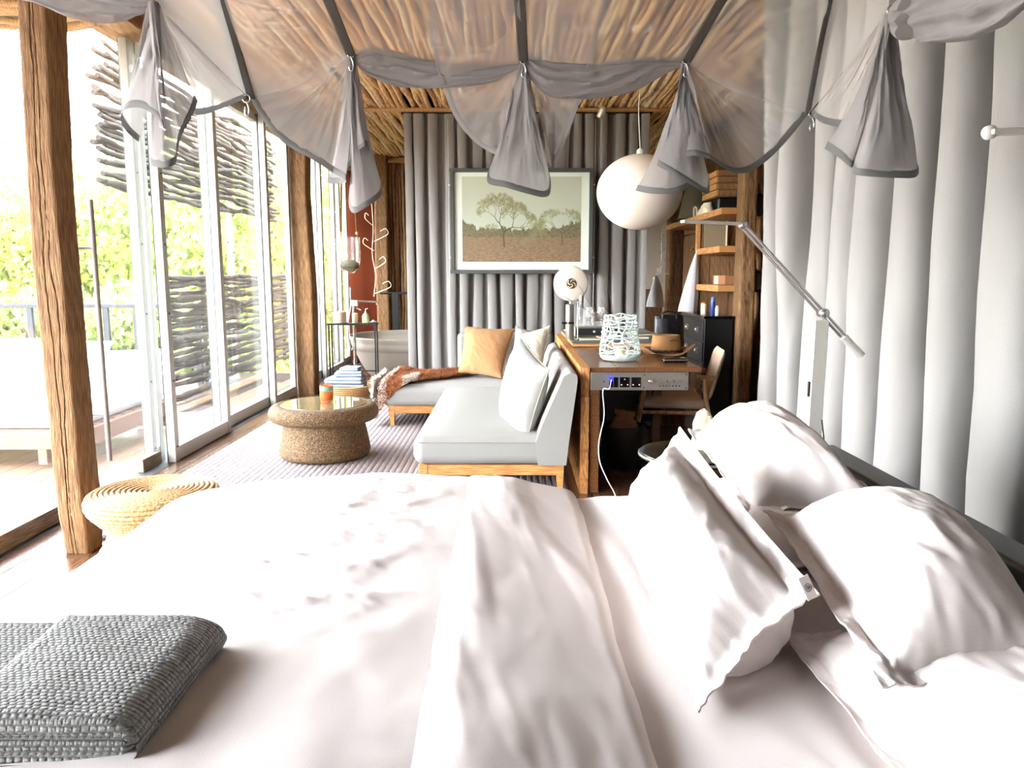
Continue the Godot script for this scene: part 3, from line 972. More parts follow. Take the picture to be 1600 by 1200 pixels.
func canopy() -> void:
	var nm := mat("net", Color(0.72, 0.69, 0.68, 0.39), 0.95)
	nm.transparency = BaseMaterial3D.TRANSPARENCY_ALPHA
	nm.backlight_enabled = true
	nm.backlight = Color(0.7, 0.7, 0.7)
	var nd := mat("net_gathered", Color(0.50, 0.48, 0.48, 0.78), 0.95)
	nd.transparency = BaseMaterial3D.TRANSPARENCY_ALPHA
	nd.backlight_enabled = true
	nd.backlight = Color(0.55, 0.55, 0.55)
	nd.cull_mode = BaseMaterial3D.CULL_DISABLED
	nm.cull_mode = BaseMaterial3D.CULL_DISABLED
	var nh := mat("net_hem", Color(0.33, 0.325, 0.32), 0.9)
	nh.backlight_enabled = true
	nh.backlight = Color(0.3, 0.3, 0.3)
	nh.cull_mode = BaseMaterial3D.CULL_DISABLED
	var strap := cloth("strap_cloth", Color(0.30, 0.285, 0.265), 12.0, 0.1)
	var o := thing("mosquito_net", "grey sheer mosquito net draped and tied up in swags over the bed", "mosquito net")
	var b := 2.75
	var s0 := [Vector3(-0.98, 2.42, -0.6), Vector3(-1.0, 2.52, -1.3)] + pts3([[222, -90, 2.1], [232, -40, 2.2], [240, 4, 2.3]])
	var s1 := [Vector3(-0.9, 2.44, -0.6), Vector3(-0.95, 2.66, -1.6)] + pts3([[326, -90, b], [338, -40, b], [345, 0, b], [366, 72, b], [388, 152, b]])
	var s2 := [Vector3(-0.5, 2.45, -0.6), Vector3(-0.54, 2.56, -1.35)] + pts3([[478, -90, 2.15], [515, 0, 2.42], [532, 42, 2.58], [550, 86, b]])
	var s3 := [Vector3(0.01, 2.46, -0.6), Vector3(0.01, 2.57, -1.35)] + pts3([[806, -90, 2.15], [812, 0, 2.42], [815, 50, 2.58], [818, 96, b]])
	var s4 := [Vector3(0.55, 2.45, -0.6), Vector3(0.59, 2.56, -1.35)] + pts3([[1177, -90, 2.15], [1125, 0, 2.42], [1098, 47, 2.58], [1070, 96, b]])
	var s5 := [Vector3(0.98, 2.44, -0.6), Vector3(1.05, 2.66, -1.6)] + pts3([[1319, -90, b], [1309, -40, b], [1300, 0, b], [1282, 85, b], [1265, 176, b]])
	var s6 := [Vector3(1.04, 2.42, -0.6), Vector3(1.06, 2.52, -1.3)] + pts3([[1398, -90, 2.1], [1392, -40, 2.2], [1388, 22, 2.28]])
	part("roof_panel", ruled(s0, s1, 44, 20, 0.05, 1.0), nm, o)
	part("roof_panel", ruled(s1, s2, 44, 30, 0.06, 2.0, 0.03), nm, o)
	part("roof_panel", ruled(s2, s3, 44, 30, 0.04, 3.0, 0.015), nm, o)
	part("roof_panel", ruled(s3, s4, 44, 30, 0.04, 4.0, 0.015), nm, o)
	part("roof_panel", ruled(s4, s5, 44, 30, 0.06, 5.0, 0.03), nm, o)
	part("roof_panel", ruled(s5, s6, 44, 20, 0.05, 6.0), nm, o)
	var ss := [s1, s2, s3, s4, s5]
	for k in 5:
		var w: float = [0.026, 0.017, 0.017, 0.017, 0.02][k]
		var ps := spline(ss[k], 31)
		var st := surf(8, 30, func(u, v):
			var p: Vector3 = ps[int(round(v * 30))]
			var a: float = u * TAU
			return p + Vector3(cos(a) * w, -0.008, sin(a) * 0.002 + 0.008), 1, 1, true)
		part("strap", st, strap, o)
	for q in [s0[1], s1[1], s3[1], s5[1], s6[1], s1[0], s5[0]]:
		part("hanging_cord", tube_mesh([q, Vector3(q.x, 3.46, q.z)], 0.004, 6), strap, o)
	var tie0: Vector3 = s0[-1]
	var tie2: Vector3 = s2[-1]
	var tie3: Vector3 = s3[-1]
	var tie4: Vector3 = s4[-1]
	var tie6: Vector3 = s6[-1]
	var hems := [
		[tie0, pts3([[217, 222, 2.46], [200, 208, 2.42], [188, 188, 2.36], [196, 171, 2.3], [220, 169, 2.26], [245, 184, 2.22], [257, 206, 2.2], [250, 230, 2.22], [236, 248, 2.26], [238, 259, 2.22], [258, 262, 2.18], [275, 255, 2.2], [278, 235, 2.28], [284, 212, 2.32], [300, 182, 2.32], [309, 158, 2.34]]), 1],
		[tie2, pts3([[520, 270, 2.78], [541, 283, 2.72], [530, 287, 2.82], [511, 284, 2.88], [530, 268, 2.92], [545, 262, 2.84], [556, 240, 2.72], [571, 228, 2.68], [577, 236, 2.74], [562, 246, 2.84], [549, 280, 2.86], [545, 318, 2.8], [553, 333, 2.7], [575, 322, 2.68], [595, 306, 2.72], [594, 284, 2.84], [575, 270, 2.9]]), 1],
		[tie3, pts3([[795, 250, 2.72], [768, 256, 2.72], [762, 285, 2.7], [790, 293, 2.66], [825, 303, 2.66], [850, 308, 2.68], [860, 300, 2.7], [858, 272, 2.78], [840, 262, 2.86], [815, 285, 2.82], [790, 280, 2.86], [770, 262, 2.88]]), 1],
		[tie4, pts3([[993, 298, 2.82], [1015, 302, 2.72], [1045, 303, 2.68], [1072, 296, 2.7], [1078, 283, 2.84], [1050, 262, 2.88], [1030, 256, 2.78], [1029, 260, 2.68], [1055, 274, 2.62], [1085, 292, 2.62], [1107, 302, 2.66], [1105, 270, 2.8], [1085, 258, 2.86], [1064, 253, 2.76], [1066, 247, 2.66], [1085, 243, 2.62], [1110, 249, 2.62]]), 1],
		[tie6, pts3([[1288, 232, 2.36], [1310, 246, 2.26], [1331, 262, 2.22], [1334, 250, 2.3], [1332, 270, 2.16], [1350, 275, 2.1], [1400, 278, 2.08], [1430, 277, 2.1], [1433, 264, 2.18], [1400, 262, 2.24], [1352, 262, 2.24], [1410, 255, 2.34], [1432, 250, 2.3]]), 1],
		[tie2, pts3([[390, 152, b], [402, 174, b], [422, 202, b], [450, 228, b], [490, 250, b], [520, 270, 2.78]]), 0],
		[tie4, pts3([[1110, 249, 2.62], [1130, 262, 2.66], [1152, 271, 2.7], [1176, 266, 2.74], [1203, 247, 2.76], [1232, 217, 2.76], [1263, 178, b]]), 0],
		[tie0, pts3([[309, 158, 2.34], [303, 178, 2.45], [322, 178, 2.55], [352, 168, 2.65], [387, 152, b]]), 0],
		[tie6, pts3([[1267, 176, b], [1274, 184, 2.66], [1285, 192, 2.55], [1302, 197, 2.45], [1320, 200, 2.4]]), 0]]
	for k in hems.size():
		var q: Array = hems[k]
		part("tied_tail" if q[2] else "veil", gathered(q[0], q[1], 22, k * 2.0), nd if q[2] else nm, o)
		part("hem", hem_strip(q[1], q[0], 0.022), nh, o)
	# the overlapping flaps gathered at the middle tie
	var e1 := pts3([[664, -90, 2.2], [668, 0, 2.5], [676, 80, 2.66], [692, 138, b], [712, 186, b], [742, 222, b], [772, 241, 2.74], [796, 252, 2.72]])
	var m1 := pts3([[806, -90, 2.15], [812, 0, 2.4], [815, 60, 2.6], [818, 96, 2.74], [818, 102, 2.74], [815, 130, 2.73], [806, 190, 2.72], [797, 250, 2.72]])
	part("veil", ruled(e1, m1, 40, 24, 0.06, 7.0), nm, o)
	part("hem", hem_strip(e1, tie3 + Vector3(0, 0, 0), 0.02), nd, o)
	var e2 := pts3([[965, -90, 2.3], [948, 0, 2.55], [932, 70, 2.7], [918, 120, b], [904, 165, 2.78], [888, 210, 2.78], [866, 262, 2.76]])
	var m2 := pts3([[808, -90, 2.2], [813, 0, 2.5], [816, 60, 2.7], [819, 98, 2.78], [824, 120, 2.78], [845, 190, 2.78], [858, 258, 2.76]])
	part("veil", ruled(e2, m2, 40, 24, 0.06, 8.0), nm, o)
	part("hem", hem_strip(e2, tie3, 0.02), nd, o)
	part("swag", swag(pts3([[550, 88, b], [575, 73, b], [620, 80, b], [680, 95, b], [750, 100, b], [816, 97, b]]), pts3([[554, 98, b], [576, 118, b], [620, 133, b], [680, 138, b], [760, 131, b], [818, 108, b]]), 1.0), nd, o)
	part("swag", swag(pts3([[820, 84, b], [860, 96, b], [930, 99, b], [1000, 89, b], [1066, 91, b]]), pts3([[822, 112, b], [856, 148, b], [920, 153, b], [990, 141, b], [1040, 115, b], [1066, 104, b]]), 2.0), nd, o)
	part("swag", swag(pts3([[-60, -80, 2.3], [60, -50, 2.3], [150, -30, 2.3], [215, -10, 2.3], [240, 2, 2.3]]), pts3([[-60, -20, 2.3], [50, 4, 2.3], [110, 27, 2.3], [170, 33, 2.3], [215, 24, 2.3], [242, 8, 2.3]]), 3.0), nd, o)
	part("swag", swag(pts3([[1388, 18, 2.28], [1420, -12, 2.1], [1500, -40, 1.9], [1600, -80, 1.7], [1700, -110, 1.6]]), pts3([[1390, 26, 2.28], [1412, 52, 2.2], [1450, 66, 2.05], [1510, 64, 1.9], [1570, 34, 1.75], [1640, -30, 1.6]]), 4.0), nd, o)
	for q in [[550, 86, b], [818, 96, b], [1070, 96, b], [388, 156, b], [1266, 180, b], [1388, 20, 2.28]]:
		var at := P(q[0], q[1], q[2]) + Vector3(0, 0, 0.02)
		var rg := TorusMesh.new()
		rg.inner_radius = 0.010
		rg.outer_radius = 0.015
		rg.rings = 18
		rg.ring_segments = 6
		part("ring", rg, M.chrome, o, at, Vector3(PI / 2, 0, 0))
		part("snap_hook", tube_mesh(spline([at + Vector3(0, -0.012, 0), at + Vector3(0.007, -0.03, 0), at + Vector3(0.006, -0.05, 0), at + Vector3(-0.002, -0.056, 0), at + Vector3(-0.007, -0.046, 0), at + Vector3(-0.004, -0.028, 0)], 14), 0.0028, 6), M.chrome, o)

# ---------- curtains, sofa corner, rug, tables ----------
func drape(path: Callable, folds: int, amp: float, y0: float, y1: float, sd: float, cols: int, rows: int, omega := 0.2) -> ArrayMesh:
	# cloth hung along path(u) -> (x, z) in rounded folds that close on themselves as omega grows
	return surf(cols, rows, func(u, v):
		var ph: float = u * folds + 0.42 * N3(u * folds * 0.45, v * 0.35, sd)
		var a: float = ph * TAU
		var k: float = amp * (0.85 + 0.7 * N3(floor(ph + 0.25) * 0.73, v * 0.4, sd + 3))
		var uu: float = clampf(u + omega / folds * (0.72 * sin(a) + sin(2.0 * a)) * (0.8 + 0.6 * N3(floor(ph) * 0.91, v * 0.5, sd + 9)), 0, 1)
		var p: Vector2 = path.call(uu)
		var q: Vector2 = path.call(minf(u + 0.002, 1.0)) - path.call(maxf(u - 0.002, 0.0))
		var along := q.normalized()
		p += Vector2(-along.y, along.x) * (cos(a) * k + 0.10 * amp * N3(u * folds * 2.0, v * 1.2, sd + 6))
		return Vector3(p.x, lerpf(y1, y0, v), p.y), 1, 1)

func soft_box(s: Vector3, r: float, crown: float, n := 24) -> ArrayMesh:   # an upholstered block with its base at y = 0
	var rows := []
	for side in 1:
		pass
	var m := MB.new()
	m.box(s, r, Transform3D(Basis(), Vector3(0, s.y / 2, 0)), 5)
	for i in m.v.size():
		var p: Vector3 = m.v[i]
		if p.y > s.y * 0.5: pass
	var top := surf(n, n, func(u, v):
		var x: float = lerpf(-s.x / 2 + r * 0.5, s.x / 2 - r * 0.5, u)
		var z: float = lerpf(s.z / 2 - r * 0.5, -s.z / 2 + r * 0.5, v)
		var e: float = pow(1 - pow(absf(2 * u - 1), 4.0), 0.5) * pow(1 - pow(absf(2 * v - 1), 4.0), 0.5)
		return Vector3(x, s.y - r * 0.14 + (crown + r * 0.14) * e, z))
	var st := SurfaceTool.new()
	st.append_from(m.done(), 0, Transform3D())
	st.append_from(top, 0, Transform3D())
	return st.commit()

func frame_tube(pts: PackedVector3Array, r: float) -> ArrayMesh:
	var b := MB.new()
	b.tube(pts, r, 5, false)
	return b.done()

func leg_mesh(h: float, w: float, lean: float) -> ArrayMesh:
	var b := MB.new()
	b.prism(PackedVector2Array([Vector2(-w * .5, h), Vector2(w * .5, h), Vector2(w * .32, 0), Vector2(-w * .5 + lean, 0)]), -w / 2, w / 2)
	return b.done()

func cushion(label: String, a: Vector3, b: Vector3, c: Vector3, d: Vector3, th: float, m: Material, pipe: Material, sd: float) -> void:
	var o := thing("cushion", label, "cushion")
	part("cover", pillow(a, b, c, d, th, sd, 0.0, 0.07, 0.5, 0.55, 40), m, o)
	part("piping", frame_tube(rim_of(a, b, c, d, 0.07), 0.005), pipe, o)

func lounge() -> void:
	# curtains
	var cu := thing("curtain", "long grey curtain hanging on the far wall behind the framed picture", "curtain", Vector3.ZERO)
	part("cloth", drape(func(u): return Vector2(lerpf(-1.27, 1.62, u), -9.42), 17, 0.058, 0.02, 3.33, 1.0, 680, 16, 0.14), M.linen_grey, cu)
	part("rail", box_mesh(Vector3(2.95, 0.03, 0.05), 0.004), M.alu_dark, cu, Vector3(0.17, 3.345, -9.42))
	var cr := thing("curtain", "tall grey curtain in deep folds along the right wall behind the bed", "curtain", Vector3.ZERO)
	part("cloth", drape(func(u): return Vector2(lerpf(1.80, 1.90, u), lerpf(-5.05, -0.3, u)), 14, 0.22, 0.02, 3.42, 7.0, 900, 20, 0.15), M.linen_grey, cr)
	part("lining_edge", surf(6, 20, func(u, v): return Vector3(1.63 + 0.06 * u - 0.02 * v + 0.12 * (1 - v), lerpf(3.42, 0.02, v), -5.06 - 0.04 * sin(u * PI)), 1, 1), M.linen_grey, cr)
	# framed landscape
	var pf := thing("picture", "framed landscape photograph of two thorn trees in dry bush hung before the far curtain", "picture", P(815, 346, 9.22))
	var w := 1.63
	var h := 1.17
	for q in [[0.0, h / 2, w + 0.06, 0.05], [0.0, -h / 2, w + 0.06, 0.05]]:
		part("frame_bar", box_mesh(Vector3(q[2], 0.045, 0.06), 0.004), M.picture_frame, pf, Vector3(q[0], q[1], 0))
	for x in [-w / 2, w / 2]:
		part("frame_bar", box_mesh(Vector3(0.045, h - 0.04, 0.06), 0.004), M.picture_frame, pf, Vector3(x, 0, 0))
		for y in [-0.42, 0.42]:
			if y > 0: part("wire", tube_mesh([Vector3(x * 1.05, -1.9, 0), Vector3(x * 1.05, 1.16, 0)], 0.0025, 5), M.brushed, pf)
			part("hanging_bracket", tube_mesh([Vector3(x, y, 0), Vector3(x * 1.055, y, 0)], 0.012, 6), M.brushed, pf)
	part("mount", box_mesh(Vector3(w - 0.04, h - 0.04, 0.012), 0.001), mat("mount_card", Color(0.85, 0.89, 0.84), 0.7), pf, Vector3(0, 0, -0.012))
	var qm := QuadMesh.new()
	qm.size = Vector2(1.40, 0.985)
	var pm := mat("landscape_print", Color(0.86, 0.86, 0.86), 0.5)
	pm.albedo_texture = landscape()
	part("print", qm, pm, pf, Vector3(0.0, 0.022, -0.004))
	# rug of thick ropes
	var rm := mat("rug_wool", Color(0.56, 0.52, 0.52), 1.0)
	rm.albedo_texture = M.mottle
	rm.heightmap_enabled = true
	rm.heightmap_texture = M.weave
	rm.heightmap_scale = 0.3
	tri(rm, Vector3(4, 4, 4))
	var rg := thing("rug", "grey braided wool rug of thick ropes under the sofa and round table", "rug", Vector3(0, 0, 0))
	part("backing", box_mesh(Vector3(2.78, 0.008, 4.3), 0.002), rm, rg, Vector3(-1.01, 0.006, -6.25))
	var ropes := []
	for k in 5:
		var pts := PackedVector3Array()
		var rad := PackedFloat32Array()
		for i in 110:
			pts.append(Vector3(0.003 * sin(i * 1.9 + k), 0, -i * 4.3 / 109))
			rad.append(0.0305 * (0.86 + 0.18 * absf(sin(i * PI / 2.5 + k * 1.3))))
		var rb := MB.new()
		rb.tube(pts, rad, 9, true, 0.34)
		ropes.append(rb.done())
	for i in 61:
		part("rope", ropes[rng.randi() % 5], rm, rg, Vector3(-2.38 + i * 0.0455, 0.013, -4.1))
	# sofa, near section
	var sof := thing("sofa", "pale grey sofa section with seat end to the camera and backrest against the desk", "sofa", Vector3(0, 0, 0))
	part("seat", soft_box(Vector3(0.92, 0.19, 2.3), 0.07, 0.035), M.sofa_cloth, sof, Vector3(-0.19, 0.215, -6.05))
	part("piping", frame_tube(PackedVector3Array([Vector3(-0.62, .37, -4.902), Vector3(.16, .37, -4.902)]), 0.004), M.sofa_cloth, sof)
	var rows := []
	for i in 60:
		var z := -4.90 - 2.29 * i / 59.0
		var f := i / 59.0 * 7.0
		var tuft := 0.022 * (1.0 - pow(absf(sin(f * PI)), 0.6)) * smoothstep(0.0, 0.06, i / 59.0)
		var poly := [Vector2(.17, .215), Vector2(.355, .215), Vector2(.375, .4), Vector2(.425, .78), Vector2(.42, .815), Vector2(.40, .828), Vector2(.37 + tuft * .3, .828 - tuft * .5), Vector2(.335 + tuft, .81 - tuft * .4), Vector2(.27 + tuft, .66), Vector2(.20 + tuft, .5), Vector2(.155 + tuft * .5, .38), Vector2(.155, .3), Vector2(.17, .215)]
		var ring := PackedVector3Array()
		for q in poly:
			var e := 0.012 if i == 0 else 0.0
			ring.append(Vector3(lerpf(q.x, 0.29, e), lerpf(q.y, 0.5, e), z))
		rows.append(ring)
	var bm := MB.new()
	bm.grid(rows, 1, 1, true)
	var cap := PackedVector2Array()
	for q in rows[0]: cap.append(Vector2(q.x, q.y))
	cap.remove_at(cap.size() - 1)
	bm.prism(cap, -4.902, -4.895)
	part("backrest", bm.done(), M.sofa_cloth, sof)
	part("rail", box_mesh(Vector3(0.93, 0.07, 0.035), 0.004), M.oak, sof, Vector3(-0.14, 0.178, -4.95))
	part("rail", box_mesh(Vector3(0.035, 0.07, 2.2), 0.004), M.oak, sof, Vector3(-0.6, 0.178, -6.05))
	for x in [-0.585, 0.315]:
		for z in [-4.955, -7.1]:
			part("leg", leg_mesh(0.2, 0.055, 0.015), M.oak, sof, Vector3(x, 0.015, z))
	# sofa, far section
	var s2 := thing("sofa", "pale grey chaise section with the fur throw, set before the far curtain", "sofa", Vector3(0, 0, 0))
	part("seat", soft_box(Vector3(1.6, 0.2, 0.86), 0.07, 0.03), M.sofa_cloth, s2, Vector3(-0.44, 0.205, -7.64 - 0.0))
	part("backrest", soft_box(Vector3(1.02, 0.64, 0.15), 0.05, 0.01, 8), M.sofa_cloth, s2, Vector3(-0.07, 0.205, -8.14), Vector3(-0.08, 0, 0))
	part("rail", box_mesh(Vector3(1.5, 0.07, 0.035), 0.004), M.oak, s2, Vector3(-0.42, 0.175, -7.265))
	part("rail", box_mesh(Vector3(0.035, 0.07, 0.8), 0.004), M.oak, s2, Vector3(-1.17, 0.175, -7.66))
	for x in [-1.15, 0.3]:
		for z in [-7.27, -8.02]:
			part("leg", leg_mesh(0.2, 0.055, 0.012), M.oak, s2, Vector3(x, 0.015, z))
	# cushions
	var tan := cloth("tan_suede", Color(0.64, 0.48, 0.32), 24.0, 0.02)
	var pale := cloth("pale_linen", Color(0.62, 0.62, 0.605), 26.0, 0.03)
	var crm := cloth("cream_linen", Color(0.68, 0.65, 0.59), 26.0, 0.03)
	cushion("tan suede cushion leaning on the far sofa section", P(716, 582, 7.62), P(783, 591, 7.52), P(804, 514, 7.95), P(727, 510, 8.02), 0.17, tan, tan, 2.0)
	cushion("large pale grey piped cushion at the near end of the sofa", P(822, 693, 4.99), P(858, 578, 5.16), P(812, 522, 5.66), P(781, 650, 5.5), 0.24, pale, crm, 5.0)
	cushion("cream cushion with a corner pointing up behind the large pale cushion", P(790, 575, 6.35), P(846, 590, 6.2), P(859, 509, 6.55), P(812, 524, 6.75), 0.15, crm, crm, 8.0)
	cushion("small grey cushion almost hidden between the tan and cream cushions", P(800, 560, 7.6), P(846, 565, 7.5), P(840, 520, 7.8), P(806, 509, 7.85), 0.12, M.linen_grey, M.linen_grey, 11.0)
	fur_throw()
	# cork table
	var ck := mat("cork", Color(0.53, 0.42, 0.27), 0.8)
	ck.albedo_texture = noise_tex(FastNoiseLite.TYPE_CELLULAR, 0.075, Color(0.16, 0.12, 0.08), Color(1.0, 0.97, 0.90), 2, 512, 6)
	ck.heightmap_enabled = true
	ck.heightmap_texture = ck.albedo_texture
	ck.heightmap_scale = 0.1
	tri(ck, Vector3(4.5, 4.5, 4.5))
	var ct := thing("coffee_table", "round mushroom shaped cork coffee table with an inset glass top", "table", Vector3(-1.49, 0.028, -6.0))
	part("base", lathe_mesh([Vector2(0, 0), Vector2(.30, 0), Vector2(.335, .008), Vector2(.352, .03), Vector2(.355, .06), Vector2(.345, .12), Vector2(.33, .2), Vector2(.315, .27), Vector2(.31, .31)], 64), ck, ct)
	var pr := [Vector2(.30, .29), Vector2(.35, .287)]
	for k in 15:
		var a := -PI / 2 + PI * k / 14
		pr.append(Vector2(.36 + cos(a) * .066, .353 + sin(a) * .066))
	pr.append_array([Vector2(.345, .419), Vector2(.338, .414), Vector2(0, .413)])
	part("top", lathe_mesh(pr, 72), ck, ct)
	part("glass_inset", lathe_mesh([Vector2(0.33, .414), Vector2(.333, .418), Vector2(.33, .421), Vector2(0, .421)], 64), M.smoked_glass, ct)
	var vg := thing("candle_glass", "amber and red striped glass candle tumbler on the cork table", "candle holder", Vector3(-1.475, 0.45, -6.04))
	part("tumbler", lathe_mesh([Vector2(0, 0), Vector2(.042, 0), Vector2(.05, .006), Vector2(.054, .05), Vector2(.052, .135), Vector2(.049, .135), Vector2(.05, .05), Vector2(.045, .014), Vector2(0, .014)], 32), M.amber_glass, vg)
	part("rim_band", lathe_mesh([Vector2(.0535, .095), Vector2(.0545, .1), Vector2(.054, .122), Vector2(.053, .126)], 32), mat("teal_band", Color(0.35, 0.55, 0.5), 0.3), vg)
	part("wax", lathe_mesh([Vector2(0, .015), Vector2(.046, .015), Vector2(.048, .07), Vector2(0, .072)], 24), mat("wax_red", Color(0.62, 0.20, 0.08), 0.5), vg)
	# coiled stool
	var coil := mat("rattan_coil", Color(0.80, 0.67, 0.47), 0.75)
	coil.albedo_texture = M.grain
	coil.uv1_scale = Vector3(3, 40, 1)
	coil.heightmap_enabled = true
	coil.heightmap_texture = M.weave
	coil.heightmap_scale = 0.04
	coil.uv1_scale = Vector3(18, 3, 1)
	var so := thing("stool", "pale coiled rattan stool with a spiral top beside the big post", "stool", Vector3(-1.79, 0.0, -3.72))
	var core := [Vector2(.05, 0.002), Vector2(.255, .0), Vector2(.275, .03), Vector2(.268, .08), Vector2(.235, .135), Vector2(.218, .18), Vector2(.225, .22), Vector2(.262, .265), Vector2(.30, .31), Vector2(.312, .35), Vector2(.295, .385), Vector2(.25, .398), Vector2(.18, .398), Vector2(.10, .392), Vector2(.03, .384), Vector2(0.004, .382)]
	var c3 := []
	for q in core: c3.append(Vector3(q.x, q.y, 0))
	var fine := spline(c3, 760)
	var dist := 0.0
	var prof := []
	for i in fine.size():
		if i > 0: dist += fine[i].distance_to(fine[i - 1])
		var tg := (fine[mini(i + 1, 759)] - fine[maxi(i - 1, 0)]).normalized()
		var out := Vector2(tg.y, -tg.x)
		var ridge := sqrt(absf(sin(dist / 0.0245 * PI))) * 0.012 - 0.008
		prof.append(Vector2(maxf(0.001, fine[i].x + out.x * ridge), maxf(0.0, fine[i].y + out.y * ridge)))
	part("coils", lathe_mesh(prof, 96), coil, so)
	# towels in a round tray
	var tr := thing("wicker_tray", "low round wicker tray holding folded towels behind the cork table", "tray", Vector3(-1.93, 0.0, -9.0))
	part("foot", lathe_mesh([Vector2(0, 0), Vector2(.26, 0), Vector2(.25, .04), Vector2(.24, .05)], 40), coil, tr)
	var tp := []
	for i in 60:
		var f := i / 59.0
		tp.append(Vector2(.24 + .06 * f + 0.006 * absf(sin(f * PI * 5)), .05 + .12 * f))
	tp.append_array([Vector2(.29, .172), Vector2(.28, .165), Vector2(.235, .07), Vector2(0, .065)])
	part("basket", lathe_mesh(tp, 48), coil, tr)
	var tw := cloth("towel_blue", Color(0.56, 0.61, 0.69), 20.0, 0.1)
	var says := ["pale blue large towel, lowest of the folded stack in the wicker tray", "pale blue large towel, second from the bottom in the wicker tray", "pale blue hand towel, third from the bottom in the wicker tray", "small pale blue towel on top of the stack in the wicker tray"]
	var y := 0.115
	for k in 4:
		var sz: Vector3 = [Vector3(.44, .075, .3), Vector3(.43, .075, .3), Vector3(.31, .065, .24), Vector3(.22, .045, .18)][k]
		var t := thing("towel", says[k], "towel", Vector3(-1.95 + [0, -.01, .03, .05][k], y, -9.0), [0.05, -0.04, 0.1, -0.1][k], "folded towels in the wicker tray")
		var hl := sz.y * 0.48
		for j in 2:
			part("fold", soft_box(Vector3(sz.x - 0.02 * j, hl, sz.z), hl * 0.48, 0.004, 8), tw, t, Vector3(0.008 * j, hl * 1.02 * j, 0))
		part("rolled_edge", tube_mesh([Vector3(-sz.x / 2 + 0.012, hl, -sz.z * .45), Vector3(-sz.x / 2 + .012, hl, sz.z * .46)], hl * 0.75, 10), tw, t)
		y += sz.y + 0.004

func fur_throw() -> void:
	var o := thing("fur_throw", "brown and white fur throw draped over the left end of the chaise", "throw")
	var hide := mat("hide_brown", Color(0.62, 0.40, 0.24), 1.0)
	hide.albedo_texture = noise_tex(FastNoiseLite.TYPE_SIMPLEX, 0.02, Color(0.62, 0.5, 0.42), Color(1.0, 0.98, 0.95), 4, 256, 5)
	tri(hide, Vector3(3, 3, 3))
	mat("hide_white", Color(0.80, 0.75, 0.70), 1.0)
	var f := func(u: float, v: float) -> Vector3:
		# u along the seat from its left end to the right, v from the back over the front edge
		var x := lerpf(-1.27, -0.28 - 0.28 * v, u)
		var s := v * (0.98 - 0.5 * u)
		var d := 8.0 - s
		var y := 0.462 + 0.02 * N3(u * 5, v * 4, 2.0) + 0.025 * maxf(0, sin(u * 9 + v * 5 + 2 * N3(u * 2, v * 2, 4.0))) * (1 - v * 0.3)
		var over := maxf(0, 7.24 - d)
		if over > 0:
			d = 7.205 - 0.02 * N3(u * 8, v * 3, 1.0)
			y -= over * 1.15
		var out := maxf(0.0, -1.22 - x)
		y -= 0.06 * smoothstep(0.10, 0.0, u)
		return Vector3(x, y, -d)
	part("hide", surf(60, 60, f), hide, o)
	part("white_flank", surf(20, 50, func(u, v):
		var d: float = lerpf(8.0, 7.2, v)
		var x: float = -1.30 - 0.02 * sin(v * 15) - 0.03 * u
		var y: float = lerpf(0.47, 0.16 - 0.1 * v, u) + 0.02 * N3(u * 4, v * 6, 1.0)
		return Vector3(x, y, -d)), M.hide_white, o)
	var tuft := MB.new()
	tuft.tube(PackedVector3Array([Vector3.ZERO, Vector3(0.002, 0.012, 0.002), Vector3(0.007, 0.022, 0.004)]), PackedFloat32Array([0.0018, 0.0014, 0.0003]), 4, false)
	var tm := tuft.done()
	for pass_ in 2:
		var mm := MultiMesh.new()
		mm.transform_format = MultiMesh.TRANSFORM_3D
		mm.mesh = tm
		var xs := []
		var tries := 0
		while xs.size() < [9000, 5200][pass_] and tries < 60000:
			tries += 1
			var u := rng.randf()
			var v := rng.randf()
			var p: Vector3
			if pass_ == 0:
				p = f.call(u, v)
			else:
				var e := rng.randf()
				if e < 0.45: p = Vector3(-1.31 - rng.randf() * .03, lerpf(0.47, 0.1, u), -lerpf(8.0, 7.18, v))
				elif e < 0.75: p = f.call(rng.randf() * 0.10, v)
				else: p = f.call(0.32 + 0.16 * u, 0.78 + 0.22 * v)
			var bs := Basis.from_euler(Vector3(rng.randfn() * 0.6 + 0.5, rng.randf() * TAU, rng.randfn() * 0.7)).scaled(Vector3.ONE * rng.randf_range(.9, 1.7))
			xs.append(Transform3D(bs, p))
		mm.instance_count = xs.size()
		for i in xs.size(): mm.set_instance_transform(i, xs[i])
		var fi := MultiMeshInstance3D.new()
		fi.name = ["brown_fur", "white_fur"][pass_]
		fi.multimesh = mm
		fi.material_override = [hide, M.hide_white][pass_]
		fi.set_meta("kind", "stuff")
		o.add_child(fi)

